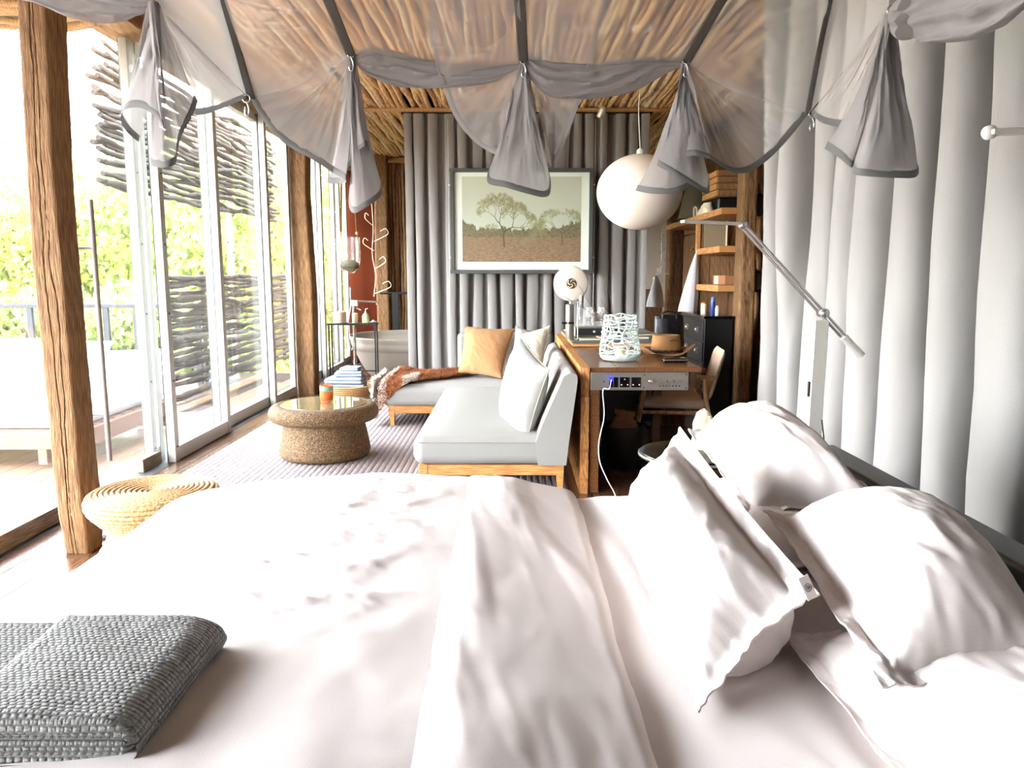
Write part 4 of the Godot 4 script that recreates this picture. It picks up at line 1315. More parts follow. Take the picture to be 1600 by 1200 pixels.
func landscape() -> ImageTexture:
	var w := 700
	var h := 490
	var im := Image.create(w, h, false, Image.FORMAT_RGB8)
	var n := FastNoiseLite.new()
	n.seed = 21
	n.frequency = 0.02
	n.fractal_octaves = 4
	var r := RandomNumberGenerator.new()
	r.seed = 77
	var hor := 330.0
	for y in h:
		for x in w:
			var c: Color
			var bush := hor - 34 - 26 * n.get_noise_2d(x * 1.4, 5.0) - 14 * n.get_noise_2d(x * 6.0, 90.0)
			if x < 90: bush -= 50 * (1 - x / 90.0)
			if x > 560: bush -= 40 * smoothstep(560.0, 680.0, x)
			if y < bush:
				c = Color(0.82, 0.85, 0.76).lerp(Color(0.78, 0.83, 0.76), float(y) / h + 0.15 * n.get_noise_2d(x * 0.3, y * 0.5))
			elif y < hor + 14 * n.get_noise_2d(x * 1.2, 44.0) + 16:
				var k := 0.5 + 0.5 * n.get_noise_2d(x * 3.0, y * 3.0) + r.randf() * 0.3
				c = Color(0.30, 0.29, 0.19).lerp(Color(0.56, 0.54, 0.39), k)
			else:
				var f := (y - hor) / (h - hor)
				var k := 0.5 + 0.5 * n.get_noise_2d(x * 1.2, y * 5.0 / (0.4 + f)) + r.randf_range(-0.25, 0.25)
				c = Color(0.46, 0.38, 0.28).lerp(Color(0.70, 0.59, 0.46), k)
				if n.get_noise_2d(x * 2.2, y * 6.0 + 300.0) > 0.33: c = c.lerp(Color(0.38, 0.34, 0.24), 0.6)
			im.set_pixel(x, y, c)
	draw_branch(im, r, Vector2(248, 400), -PI / 2 + 0.02, 82, 10, 0, Color(0.33, 0.29, 0.22))
	draw_branch(im, r, Vector2(590, 390), -PI / 2 + 0.05, 62, 7, 1, Color(0.38, 0.34, 0.26))
	draw_branch(im, r, Vector2(168, 335), -PI / 2 + 0.1, 26, 4, 4, Color(0.42, 0.38, 0.30))
	return ImageTexture.create_from_image(im)

func draw_branch(im: Image, r: RandomNumberGenerator, p: Vector2, a: float, l: float, wd: float, depth: int, c: Color) -> void:
	var dir := Vector2(cos(a), sin(a))
	var steps := int(l)
	for i in steps:
		p += dir
		dir = dir.rotated(r.randf_range(-.05, .05))
		var k := wd * (1 - 0.35 * i / l)
		im.fill_rect(Rect2i(int(p.x - k / 2), int(p.y - k / 2), maxi(1, int(k)), maxi(1, int(k))), c.lerp(Color(0.5, 0.46, 0.36), r.randf() * 0.4))
		if depth >= 5:
			for q in 3:
				var z := p + Vector2(r.randfn(), r.randfn()) * 4.5
				if z.x > 1 and z.y > 1 and z.x < im.get_width() - 2 and z.y < im.get_height() - 2:
					im.set_pixel(int(z.x), int(z.y), Color(0.56, 0.58, 0.38).lerp(Color(0.70, 0.70, 0.50), r.randf()))
	if depth >= 7 or l < 8: return
	var nb := 2 if depth < 2 else 2 + r.randi() % 2
	for k in nb:
		var spread := lerpf(-0.68, 0.68, float(k) / (nb - 1)) + r.randf_range(-.16, .16)
		var na := dir.angle() + spread
		na = lerp_angle(na, -PI / 2, 0.06)
		draw_branch(im, r, p, na, l * r.randf_range(.68, .86), wd * 0.66, depth + 1, c)

# ---------- the desk and what is on and around it ----------
func desk() -> void:
	var de := thing("desk", "long wooden desk with a steel socket panel standing behind the sofa backrest", "desk", Vector3.ZERO)
	# live-edged side slab facing the sofa, its front edge notched
	var edge := PackedVector2Array()
	for i in 40:
		var y := 0.85 * i / 39.0
		edge.append(Vector2(4.985 + 0.012 * N3(y * 7, 2, 1) + (0.012 if i % 9 == 4 else 0.0), y))
	edge.append(Vector2(7.95, 0.85))
	edge.append(Vector2(7.95, 0.0))
	var sm := MB.new()
	sm.prism(edge, 0.0, 0.055, Transform3D(Basis(Vector3(0, 0, -1), Vector3(0, 1, 0), Vector3(1, 0, 0)), Vector3(0.452, 0, 0)))
	part("side_slab", sm.done(), M.desk_edge, de)
	part("leg", box_mesh(Vector3(0.07, 0.81, 0.07), 0.004), M.desk_wood, de, Vector3(0.545, 0.405, -5.045))
	part("leg", box_mesh(Vector3(0.07, 0.83, 0.07), 0.004), M.desk_wood, de, Vector3(1.20, 0.415, -6.3))
	for i in 4:
		part("top_board", box_mesh(Vector3(0.183, 0.032, 1.48), 0.004), M.desk_wood, de, Vector3(0.60 + i * 0.1845, 0.834 + 0.001 * (i % 2), -5.745))
	part("apron", box_mesh(Vector3(0.04, 0.13, 1.3), 0.004), M.desk_wood, de, Vector3(1.2, 0.75, -5.72))
	part("stone_top", box_mesh(Vector3(0.85, 0.025, 1.5), 0.004), mat("slate", Color(0.34, 0.34, 0.34), 0.25), de, Vector3(0.935, 0.893, -7.2))
	part("shelf_board", box_mesh(Vector3(0.85, 0.026, 1.5), 0.004), M.oak_shelf, de, Vector3(0.935, 0.866, -7.21))
	part("drawer_box", box_mesh(Vector3(0.72, 0.62, 1.4), 0.006), M.black_paint, de, Vector3(0.9, 0.5, -7.24))
	var sp := part("socket_panel", box_mesh(Vector3(0.64, 0.118, 0.012), 0.002), M.steel, de, Vector3(0.835, 0.762, -4.985))
	var z := 0.007
	for q in [[-0.186, 0.027], [-0.155, 0.03], [-0.098, 0.064], [-0.022, 0.064]]:
		part("socket", box_mesh(Vector3(q[1], 0.066, 0.006), 0.002), M.black_gloss, sp, Vector3(q[0], -0.006, z))
	part("usb_light", box_mesh(Vector3(0.026, 0.03, 0.003), 0.001), M.usb_blue, sp, Vector3(-0.186, 0.015, z + 0.004))
	var ol := OmniLight3D.new()
	ol.name = "usb_glow"
	ol.light_color = Color(0.2, 0.25, 1.0)
	ol.light_energy = 0.004
	ol.light_size = 0.013
	ol.shadow_enabled = true
	ol.position = Vector3(0.835 - 0.186, 0.777, -4.96)
	add_child(ol)
	var dot := lathe_mesh([Vector2(0.0045, 0), Vector2(0.0045, 0.003), Vector2(0, 0.004)], 10)
	for q in [[-0.118, -0.022], [-0.078, -0.022], [-0.098, 0.014], [-0.042, -0.022], [-0.002, -0.022]]:
		part("socket_hole", dot, M.brushed, sp, Vector3(q[0], q[1], z + 0.002), Vector3(PI / 2, 0, 0))
	for q in [[-0.235, 0.0], [0.03, 0.042], [0.03, -0.042], [0.305, 0.045], [0.305, -0.045]]:
		part("screw", dot, M.alu_dark, sp, Vector3(q[0], q[1], z - 0.002), Vector3(PI / 2, 0, 0))
	part("volume_knob", lathe_mesh([Vector2(0.016, 0), Vector2(0.015, 0.018), Vector2(0.012, 0.022), Vector2(0, 0.022)], 24), M.chrome, sp, Vector3(0.07, 0.0, z - 0.002), Vector3(PI / 2, 0, 0))
	for i in 4:
		part("toggle", tube_mesh([Vector3(0, 0, 0), Vector3(0, -0.006, 0.02)], 0.005, 8), M.chrome, sp, Vector3(0.135 + i * 0.043, 0.008, z))
	for i in 7:
		part("jack", dot, M.black_gloss, sp, Vector3(0.135 + i * 0.021, -0.03, z - 0.002), Vector3(PI / 2, 0, 0))
	solo("charging_cable", tube_mesh(spline([Vector3(0.649, 0.773, -4.974), Vector3(0.63, 0.72, -4.93), P(942, 610, 4.93), P(944, 650, 4.9), P(936, 690, 4.86), P(937, 720, 4.84), P(948, 748, 4.82), P(962, 776, 4.8), P(975, 830, 4.6)], 60), 0.0035, 6), M.white_paint, "thin white charging cable hanging from the blue lit socket of the desk panel", "cable")
	# glass lantern of woven strands
	var la := thing("lantern", "tapered lantern woven of clear glass strands on the near end of the desk", "lantern", P(968, 566, 5.42) * Vector3(1, 0, 1) + Vector3(0, 0.853, 0))
	var pr := func(y: float) -> float:
		return lerpf(0.148, 0.108, clampf(y / 0.325, 0, 1)) - 0.035 * pow(maxf(0, 1 - y / 0.06), 2.0)
	var gl = M.strand_glass
	part("base", lathe_mesh([Vector2(0, 0), Vector2(.11, 0), Vector2(.13, .012), Vector2(.146, .045), Vector2(.138, .045), Vector2(.12, .016), Vector2(0, .01)], 40), gl, la)
	for k in 12:
		var y0 := 0.03 + k * 0.0258
		var pts := PackedVector3Array()
		for i in 61:
			var a := TAU * i / 60
			var y := y0 + 0.007 * sin(a * 3 + k * 1.7) + 0.005 * sin(a * 7 + k)
			var r: float = pr.call(y) + 0.003 * sin(a * 8 + k * PI)
			pts.append(Vector3(cos(a) * r, y, sin(a) * r))
		part("ring_strand", frame_tube(pts, 0.0055), gl, la)
	for k in 13:
		var pts := PackedVector3Array()
		for i in 25:
			var y := 0.02 + 0.3 * i / 24.0
			var a := TAU * k / 13 + 0.16 * sin(i * 0.4 + k)
			var r: float = pr.call(y) + 0.003 * cos(i * PI / 2 + k)
			pts.append(Vector3(cos(a) * r, y, sin(a) * r))
		part("upright_strand", frame_tube(pts, 0.0055), gl, la)
	part("candle", lathe_mesh([Vector2(0, .01), Vector2(.035, .01), Vector2(.035, .1), Vector2(0, .102)], 20), M.cream, la)
	# hat
	var felt := cloth("hat_felt", Color(0.62, 0.45, 0.27), 24.0, 0.02)
	var hp := P(1040, 560, 5.75) * Vector3(1, 0, 1) + Vector3(0, 0.855, 0)
	var ha := thing("hat", "tan wide brimmed hat with a dark braided band on the right of the desk", "hat", hp)
	part("brim", surf(64, 10, func(u, v):
		var a: float = u * TAU
		var r: float = lerpf(0.095, 0.215, v)
		return Vector3(cos(a) * r, 0.018 + 0.05 * v * v * (0.35 + cos(2 * a)) - 0.025 * v * sin(a) * v, -sin(a) * r * 0.85), 1, 1, true, true), felt, ha)
	part("crown", surf(48, 24, func(u, v):
		var a: float = u * TAU
		var r: float = lerpf(0.112, 0.098, minf(1, v * 1.5)) if v < 0.72 else 0.100 * sqrt(maxf(0, 1 - pow((v - 0.72) / 0.28, 2.0)))
		var y: float = 0.015 + 0.13 * minf(1, v / 0.72) + (0.016 * sin((v - 0.72) / 0.28 * PI / 2) if v > 0.72 else 0.0)
		y -= 0.02 * smoothstep(0.8, 1.0, v)
		return Vector3(cos(a) * r * 1.05, y, -sin(a) * r * 0.85), 1, 1, true), felt, ha)
	var band := PackedVector3Array()
	for i in 49:
		var a := TAU * i / 48
		band.append(Vector3(cos(a) * .12, .034 + 0.003 * sin(i * 2.0), sin(a) * .098))
	part("band", frame_tube(band, 0.010), mat("leather_dark", Color(0.13, 0.09, 0.06), 0.6), ha)
	for k in 5:
		part("eyelet", dot, M.leather_dark, ha, Vector3(0.02 + k * .012, 0.115 + 0.008 * (k % 2), 0.087), Vector3(PI / 2, 0, 0))
	var ph := thing("sunglasses_case", "flat black and silver case lying in front of the hat on the desk", "case", P(1054, 566, 5.3) * Vector3(1, 0, 1) + Vector3(0, 0.852, 0))
	part("shell", box_mesh(Vector3(0.165, 0.016, 0.08), 0.007, 3), M.black_gloss, ph, Vector3(0, 0.010, 0))
	part("lid", box_mesh(Vector3(0.16, 0.012, 0.078), 0.005, 3), M.black_gloss, ph, Vector3(0, 0.026, 0))
	part("trim", box_mesh(Vector3(0.168, 0.005, 0.083), 0.002), M.chrome, ph, Vector3(0, 0.019, 0))
	# drinks on the slate
	var top := 0.906
	var st := func(px: float, d: float) -> Vector3: return P(px, 500, d) * Vector3(1, 0, 1) + Vector3(0, top, 0)
	var cy := thing("flask", "tall slim steel flask with a dark collar at the left of the slate top", "flask", st.call(890, 6.6))
	part("body", lathe_mesh([Vector2(0, 0), Vector2(.036, 0), Vector2(.036, .29), Vector2(.03, .3), Vector2(0, .3)], 28), M.steel, cy)
	part("collar", lathe_mesh([Vector2(.037, .13), Vector2(.039, .132), Vector2(.039, .148), Vector2(.037, .15)], 28), M.black_gloss, cy)
	part("handle", tube_mesh([Vector3(-.03, .14, .02), Vector3(-.065, .14, .03)], 0.012, 8), M.black_gloss, cy)
	var ro := thing("chrome_stand", "thin upright chrome rod with a round foot right of the steel flask", "stand", st.call(903, 6.55))
	part("rod", tube_mesh([Vector3(0, .01, 0), Vector3(0, .32, 0)], 0.006, 8), M.chrome, ro)
	part("foot", lathe_mesh([Vector2(0, 0), Vector2(.03, 0), Vector2(.028, .008), Vector2(0, .012)], 20), M.chrome, ro)
	var tr := thing("drinks_tray", "steel box tray with clear rail carrying the bottle and glasses on the slate", "tray", st.call(924, 6.95))
	part("box", box_mesh(Vector3(0.32, 0.085, 0.22), 0.006), M.steel, tr, Vector3(0, 0.045, 0))
	part("front_panel", box_mesh(Vector3(0.30, 0.06, 0.006), 0.002), M.alu_dark, tr, Vector3(0, 0.045, 0.112))
	for k in 2: part("knob", lathe_mesh([Vector2(.012, 0), Vector2(.014, .012), Vector2(0, .016)], 14), M.chrome, tr, Vector3(0.02 + k * 0.07, 0.045, 0.114), Vector3(PI / 2, 0, 0))
	part("rail", box_mesh(Vector3(0.3, 0.05, 0.005), 0.001), M.clear_glass, tr, Vector3(0, 0.115, 0.105))
	var ty := top + 0.089
	var up := func(px: float, d: float, y: float) -> Vector3: return P(px, 500, d) * Vector3(1, 0, 1) + Vector3(0, y, 0)
	var bo := thing("bottle", "clear glass bottle with a stopper standing on the drinks tray", "bottle", up.call(907, 6.93, ty))
	part("glass", lathe_mesh([Vector2(0, 0), Vector2(.034, 0), Vector2(.037, .01), Vector2(.037, .1), Vector2(.028, .14), Vector2(.013, .18), Vector2(.012, .235), Vector2(.015, .24)], 28), M.clear_glass, bo)
	part("stopper", lathe_mesh([Vector2(.013, .225), Vector2(.014, .26), Vector2(.01, .275), Vector2(0, .278)], 16), M.cream, bo)
	var gsays := ["stemmed clear glass right beside the bottle on the drinks tray", "clear glass at the right end of the drinks tray"]
	for k in 2:
		var g := thing("wine_glass", gsays[k], "glass", up.call([920, 939][k], 6.95, ty))
		part("bowl", lathe_mesh([Vector2(.012, .07), Vector2(.03, .085), Vector2(.036, .12), Vector2(.028, .17), Vector2(.026, .17), Vector2(.033, .12), Vector2(.026, .09), Vector2(0, .076)], 24), M.clear_glass, g)
		part("stem", lathe_mesh([Vector2(0, 0), Vector2(.03, .002), Vector2(.005, .008), Vector2(.004, .06), Vector2(.012, .07)], 20), M.clear_glass, g)
	var ib := thing("ice_bucket", "small steel ice bucket between the glasses on the drinks tray", "bucket", up.call(930, 6.99, ty))
	part("pail", lathe_mesh([Vector2(0, 0), Vector2(.038, 0), Vector2(.05, .12), Vector2(.052, .123), Vector2(.047, .122), Vector2(.036, .008), Vector2(0, .006)], 28), M.chrome, ib)
	for s in [-1.0, 1.0]: part("ear", tube_mesh([Vector3(.048 * s, .08, 0), Vector3(.062 * s, .085, 0), Vector3(.05 * s, .1, 0)], 0.004, 6), M.chrome, ib)
	var green := mat("cover_green", Color(0.48, 0.50, 0.36), 0.5)
	var bk := thing("magazine", "green covered magazine lying open-edged at the left front of the slate top", "magazine", st.call(920, 6.56), 0.15)
	part("pages", box_mesh(Vector3(0.17, 0.012, 0.13), 0.002), M.cream, bk, Vector3(0, 0.006, 0))
	part("cover", box_mesh(Vector3(0.175, 0.003, 0.135), 0.001), green, bk, Vector3(0, 0.0136, 0))
	var rb := thing("notebook", "small red notebook beside the green magazine", "notebook", st.call(941, 6.68), 0.2)
	part("pages", box_mesh(Vector3(0.07, 0.014, 0.1), 0.002), M.cream, rb, Vector3(0, 0.008, 0))
	part("cover", box_mesh(Vector3(0.075, 0.004, 0.105), 0.001), mat("cover_red", Color(0.55, 0.10, 0.08), 0.5), rb, Vector3(0, 0.017, 0))
	for k in 2:
		var mg := thing("magazine", ["leaf patterned magazine at the right of the slate beside the lantern", "white brochure in front of the patterned magazine on the slate"][k], "magazine", st.call([1003, 1003][k], [7.1, 6.62][k]), [0.3, -0.1][k])
		part("pages", box_mesh(Vector3(0.2, 0.014, 0.26) if k == 0 else Vector3(0.12, 0.005, 0.1), 0.002), M.cream, mg, Vector3(0, 0.008, 0))
		part("cover", box_mesh(Vector3(0.205, 0.003, 0.265) if k == 0 else Vector3(0.122, 0.002, 0.102), 0.001), green if k == 0 else M.white_paint, mg, Vector3(0, 0.017 if k == 0 else 0.0115, 0))
	# dry twigs in a small pot
	var tv := thing("twig_vase", "dark pot of long bare twigs behind the glass lantern", "vase", st.call(962, 6.85))
	part("pot", lathe_mesh([Vector2(0, 0), Vector2(.03, 0), Vector2(.045, .04), Vector2(.03, .08), Vector2(.026, .08), Vector2(.036, .04), Vector2(0, .01)], 24), M.black_paint, tv)
	var base: Vector3 = tv.position + Vector3(0, .05, 0)
	for q in [[905, 446, 925, 480], [949, 440, 955, 470], [940, 470, 950, 488], [955, 486, 957, 492], [880, 462, 918, 486]]:
		part("twig", tube_mesh(spline([Vector3(0, .05, 0), P(q[2], q[3], 6.85) - tv.position, P(q[0], q[1], 6.8) - tv.position], 12), PackedFloat32Array([.004, .004, .004, .0035, .0035, .003, .003, .0025, .0025, .002, .002, .0015]), 5), M.bark, tv)
	# bag on a narrow cabinet beyond the desk
	var cb := thing("side_cabinet", "narrow wooden cabinet beyond the desk with the black bag on it", "cabinet", Vector3(1.5, 0, -7.55))
	part("top", box_mesh(Vector3(0.4, 0.03, 0.46), 0.004), M.oak_shelf, cb, Vector3(0, 0.745, 0))
	part("body", box_mesh(Vector3(0.36, 0.73, 0.42), 0.006), M.board_wood, cb, Vector3(0, 0.365, 0))
	var lea := mat("bag_leather", Color(0.055, 0.06, 0.07), 0.38)
	var bg := thing("bag", "black leather holdall with grey front standing beside the hat", "bag", Vector3(1.53, 0.762, -7.5))
	part("body", surf(40, 24, func(u, v):
		var a: float = u * TAU
		var q: float = pow(pow(absf(cos(a)), 3.0) + pow(absf(sin(a)), 3.0), -1.0 / 3.0)
		var w: float = lerpf(0.155, 0.135, v) + 0.01 * N3(cos(a) * 2, v * 4, sin(a) * 2)
		var t: float = lerpf(0.09, 0.03, v) + 0.012 * N3(cos(a) * 4, v * 6, 2)
		return Vector3(cos(a) * q * w, 0.3 * v + 0.02 * v * N3(u * 6, 1, 1), -sin(a) * q * t), 1, 1, true), lea, bg)
	part("front_panel", surf(10, 14, func(u, v): return Vector3(lerpf(-0.12, -0.02, u), 0.02 + 0.25 * v, 0.105 - 0.06 * v + 0.012 * sin(u * PI)), 1, 1), mat("bag_grey", Color(0.20, 0.21, 0.23), 0.45), bg)
	for s in [-1.0, 1.0]:
		part("handle", tube_mesh(spline([Vector3(-.07, .27, .03 * s), Vector3(-.05, .33, .03 * s), Vector3(.05, .33, .03 * s), Vector3(.07, .27, .03 * s)], 16), 0.007, 6), lea, bg)
	# armchair
	var seatm := cloth("chair_leather", Color(0.82, 0.72, 0.62), 24.0, 0.01, 0.6)
	var ac := thing("armchair", "wooden armchair with beige upholstered seat and back pulled up to the desk", "chair", Vector3(1.36, 0, -6.42), -0.12)
	part("seat", soft_box(Vector3(0.52, 0.075, 0.5), 0.03, 0.02, 14), seatm, ac, Vector3(-0.02, 0.37, 0))
	part("backrest", surf(36, 16, func(u, v):
		var a: float = u * TAU
		var q: float = pow(pow(absf(cos(a)), 4.0) + pow(absf(sin(a)), 4.0), -0.25)
		var sh: float = sqrt(maxf(0.0, 1 - pow(absf(2 * v - 1), 8.0)))
		return Vector3(0.27 + 0.11 * v - sin(a) * q * 0.026 * sh, 0.44 + 0.41 * v, cos(a) * q * 0.235 * (0.9 + 0.1 * sh)), 1, 1, true, true), seatm, ac)
	for s in [-1.0, 1.0]:
		part("front_leg", tube_mesh(spline([Vector3(-0.33, 0, .27 * s), Vector3(-0.29, .3, .27 * s), Vector3(-0.24, .61, .28 * s)], 10), PackedFloat32Array([.012, .014, .016, .018, .02, .021, .021, .02, .018, .016]), 10), M.chair_wood, ac)
		part("rear_leg", tube_mesh(spline([Vector3(0.36, 0, .25 * s), Vector3(0.26, .36, .25 * s), Vector3(0.22, .62, .27 * s)], 10), PackedFloat32Array([.012, .014, .016, .018, .02, .021, .02, .018, .016, .014]), 10), M.chair_wood, ac)
		part("armrest", tube_mesh(spline([Vector3(-0.28, .62, .275 * s), Vector3(0, .635, .29 * s), Vector3(0.3, .63, .25 * s)], 12), 0.02, 10), M.chair_wood, ac)
		part("side_rail", tube_mesh([Vector3(-.29, .34, .26 * s), Vector3(.26, .34, .25 * s)], 0.016, 8), M.chair_wood, ac)
	part("front_rail", tube_mesh([Vector3(-.29, .34, -.26), Vector3(-.29, .34, .26)], 0.018, 8), M.chair_wood, ac)
	part("rear_rail", tube_mesh([Vector3(.26, .34, -.25), Vector3(.26, .34, .25)], 0.016, 8), M.chair_wood, ac)
	# bin with a paper bag under the desk
	var bi := thing("bin", "black bin under the desk with a brown paper bag stuffed in it", "bin", Vector3(0.84, 0, -5.75))
	part("shell", lathe_mesh([Vector2(0, 0), Vector2(.15, 0), Vector2(.165, .32), Vector2(.17, .325), Vector2(.155, .32), Vector2(.14, .02), Vector2(0, .015)], 4 * 8), M.black_paint, bi)
	part("rim", frame_tube(ring_pts(0.168, 0.322), 0.006), M.black_paint, bi)
	var pb := thing("paper_bag", "crumpled brown paper bag poking out of the black bin under the desk", "paper bag", Vector3(0.84, 0.30, -5.75))
	part("paper", surf(20, 10, func(u, v):
		var a: float = u * TAU
		return Vector3(cos(a) * (0.13 - 0.08 * v) + 0.02 * v + 0.02 * N3(u * 8, v * 3, 1), -0.03 + 0.15 * v + 0.035 * N3(cos(a) * 2, sin(a) * 2, v * 2), -sin(a) * (0.1 - 0.06 * v)), 1, 1, true), mat("kraft", Color(0.58, 0.40, 0.25), 0.85), pb)
	part("folded_top", surf(10, 4, func(u, v): return Vector3(lerpf(-0.06, 0.1, u), 0.11 + 0.04 * v - 0.03 * u, 0.03 * sin(u * 4) + 0.01 * v)), M.kraft, pb)
	# round side table beyond the pillows
	var ts := thing("side_table", "small round black glass topped table half hidden behind the pillows", "table", Vector3(0.83, 0, -3.45))
	part("top", lathe_mesh([Vector2(0, .62), Vector2(.235, .62), Vector2(.24, .625), Vector2(.24, .645), Vector2(.235, .65), Vector2(0, .65)], 48), M.black_gloss, ts)
	part("rim", frame_tube(ring_pts(0.243, 0.636), 0.007), M.chrome, ts)
	part("stem", lathe_mesh([Vector2(0, 0), Vector2(.17, 0), Vector2(.17, .012), Vector2(.03, .02), Vector2(.025, .62)], 32), M.black_metal, ts)
	var rk := thing("crystal", "pale rough crystal stone standing on the small black round table", "stone", Vector3(0.885, 0.65, -3.5))
	part("stone", surf(14, 10, func(u, v):
		var a: float = u * TAU
		var r: float = (0.052 - 0.012 * v) * sqrt(maxf(0, 1 - pow(v, 6.0))) + 0.012 * N3(cos(a) * 2.2, v * 3, sin(a) * 2.2)
		return Vector3(cos(a) * r, 0.19 * v, -sin(a) * r * 0.6), 1, 1, true), mat("crystal_white", Color(0.85, 0.82, 0.72), 0.35), rk)
	part("facet", surf(4, 4, func(u, v): return Vector3(lerpf(-.03, .03, u), lerpf(.03, .15, v) + .01 * u, 0.034 - 0.014 * v)), M.crystal_white, rk)

func ring_pts(r: float, y: float, n := 48) -> PackedVector3Array:
	var p := PackedVector3Array()
	for i in n + 1: p.append(Vector3(cos(TAU * i / n) * r, y, sin(TAU * i / n) * r))
	return p

# ---------- the bath corner ----------
func bathing() -> void:
	var tb := thing("bathtub", "round matt grey freestanding bathtub half hidden by the far curtain", "bathtub", Vector3(-1.5, 0, -11.15))
	part("shell", surf(72, 40, func(u, v):
		var a: float = u * TAU
		var r: float
		var y: float
		if v < 0.55:
			var f: float = v / 0.55
			r = lerpf(0.60, 1.0, pow(f, 0.62)); y = 0.59 * f
		elif v < 0.62:
			var f: float = (v - 0.55) / 0.07 * PI
			r = 1.0 - 0.012 + 0.012 * cos(f); y = 0.59 + 0.012 * sin(f)
		else:
			var f: float = (v - 0.62) / 0.38
			r = lerpf(0.976, 0.0, pow(f, 1.8)); y = 0.59 - 0.47 * pow(f, 0.6)
		return Vector3(cos(a) * r * 0.85, y, -sin(a) * r * 0.95), 1, 1, true), mat("tub_grey", Color(0.58, 0.55, 0.51), 0.6), tb)
	part("foot", lathe_mesh([Vector2(0, 0), Vector2(.5, 0), Vector2(.51, .01)], 40), M.tub_grey, tb)
	var fa := thing("bath_tap", "chrome floor standing bath tap with hand shower left of the tub", "tap", Vector3(-2.12, 0, -10.32))
	part("column", tube_mesh([Vector3(0, 0, 0), Vector3(0, 1.06, 0)], 0.022, 12), M.chrome, fa)
	part("base_plate", lathe_mesh([Vector2(0, 0), Vector2(.07, 0), Vector2(.065, .012), Vector2(0, .015)], 24), M.chrome, fa)
	part("mixer", box_mesh(Vector3(0.09, 0.09, 0.07), 0.01, 2), M.chrome, fa, Vector3(0.02, 1.08, 0))
	part("spout", tube_mesh(spline([Vector3(0.03, 1.11, 0), Vector3(0.2, 1.10, -.02), Vector3(.3, 1.095, -.03), Vector3(.31, 1.06, -.03)], 16), 0.014, 10), M.chrome, fa)
	part("hand_shower", tube_mesh([Vector3(-.03, 1.05, .02), Vector3(-.03, 1.29, .02)], 0.014, 10), M.chrome, fa)
	part("lever", tube_mesh([Vector3(.04, 1.02, .02), Vector3(.1, .99, .03)], 0.01, 8), M.chrome, fa)
	part("hose", tube_mesh(spline([Vector3(-.03, 1.05, .03), Vector3(-.07, .7, .05), Vector3(-.03, .45, .04), Vector3(0, .7, .03), Vector3(.0, 1.0, .03)], 30), 0.007, 6), M.chrome, fa)
	var sh := thing("bath_shelf", "narrow black metal shelf with candles standing before the bathtub", "shelf", Vector3(-2.08, 0, -10.06))
	part("top", box_mesh(Vector3(0.64, 0.022, 0.2), 0.004), M.black_metal, sh, Vector3(0, 0.82, 0))
	for x in [-0.3, 0.3]:
		for z in [-0.08, 0.08]:
			part("leg", box_mesh(Vector3(0.018, 0.81, 0.018), 0.003), M.black_metal, sh, Vector3(x, 0.405, z))
	part("stretcher", box_mesh(Vector3(0.6, 0.016, 0.016), 0.003), M.black_metal, sh, Vector3(0, 0.2, 0))
	var wax := mat("candle_wax", Color(0.90, 0.85, 0.74), 0.5)
	wax.subsurf_scatter_enabled = true
	wax.subsurf_scatter_strength = 0.3
	var ca := thing("candle", "wide cream pillar candle at the left of the black bath shelf", "candle", Vector3(-2.25, 0.831, -10.06))
	part("wax", lathe_mesh([Vector2(0, 0), Vector2(.082, 0), Vector2(.085, .005), Vector2(.084, .145), Vector2(.07, .15), Vector2(.04, .138), Vector2(0, .135)], 36), wax, ca)
	part("wick", tube_mesh([Vector3(-.02, .13, 0), Vector3(-.045, .175, 0)], 0.003, 5), M.bark, ca)
	var c2 := thing("candle", "slim cream candle right of the wide one on the bath shelf", "candle", Vector3(-2.05, 0.831, -10.05))
	part("wax", lathe_mesh([Vector2(0, 0), Vector2(.036, 0), Vector2(.038, .003), Vector2(.038, .125), Vector2(.03, .13), Vector2(0, .126)], 28), wax, c2)
	part("wick", tube_mesh([Vector3(0, .12, 0), Vector3(0.003, .145, 0)], 0.0025, 5), M.bark, c2)
	var pb := thing("pump_bottle", "pale green bath oil bottle with pump on the black shelf", "bottle", Vector3(-1.91, 0.831, -10.05))
	part("bottle", lathe_mesh([Vector2(0, 0), Vector2(.045, 0), Vector2(.048, .01), Vector2(.046, .09), Vector2(.035, .115), Vector2(.014, .13), Vector2(.014, .15), Vector2(0, .15)], 28), mat("oil_green", Color(0.80, 0.82, 0.62), 0.25), pb)
	part("pump", tube_mesh([Vector3(0, .15, 0), Vector3(0, .185, 0), Vector3(.03, .187, 0)], 0.006, 6), M.white_paint, pb)
	var sd := thing("soap_dish", "low pale dish of bath salts at the right end of the bath shelf", "dish", Vector3(-1.81, 0.831, -10.03))
	part("dish", lathe_mesh([Vector2(0, 0), Vector2(.045, 0), Vector2(.055, .02), Vector2(.05, .022), Vector2(.04, .006), Vector2(0, .005)], 24), M.tub_grey, sd)
	part("salts", surf(16, 8, func(u, v):
		var a: float = u * TAU
		var r: float = 0.046 * (1 - v)
		return Vector3(cos(a) * r, 0.012 + 0.03 * v + 0.01 * N3(cos(a) * 3, v * 5, sin(a) * 3), -sin(a) * r), 1, 1, true), mat("salt_blue", Color(0.75, 0.83, 0.85), 0.6), sd)
	var tr := thing("towel_rail", "black metal towel stand before the upright stick wall", "towel rail", Vector3(-1.95, 0, -12.72))
	part("rail", tube_mesh([Vector3(-.22, 1.16, 0), Vector3(.5, 1.16, 0)], 0.018, 8), M.black_metal, tr)
	part("upright", box_mesh(Vector3(0.11, 1.15, 0.03), 0.006), M.black_metal, tr, Vector3(0.03, 0.58, 0))
	part("foot", box_mesh(Vector3(0.5, 0.02, 0.2), 0.005), M.black_metal, tr, Vector3(0.03, 0.01, 0))
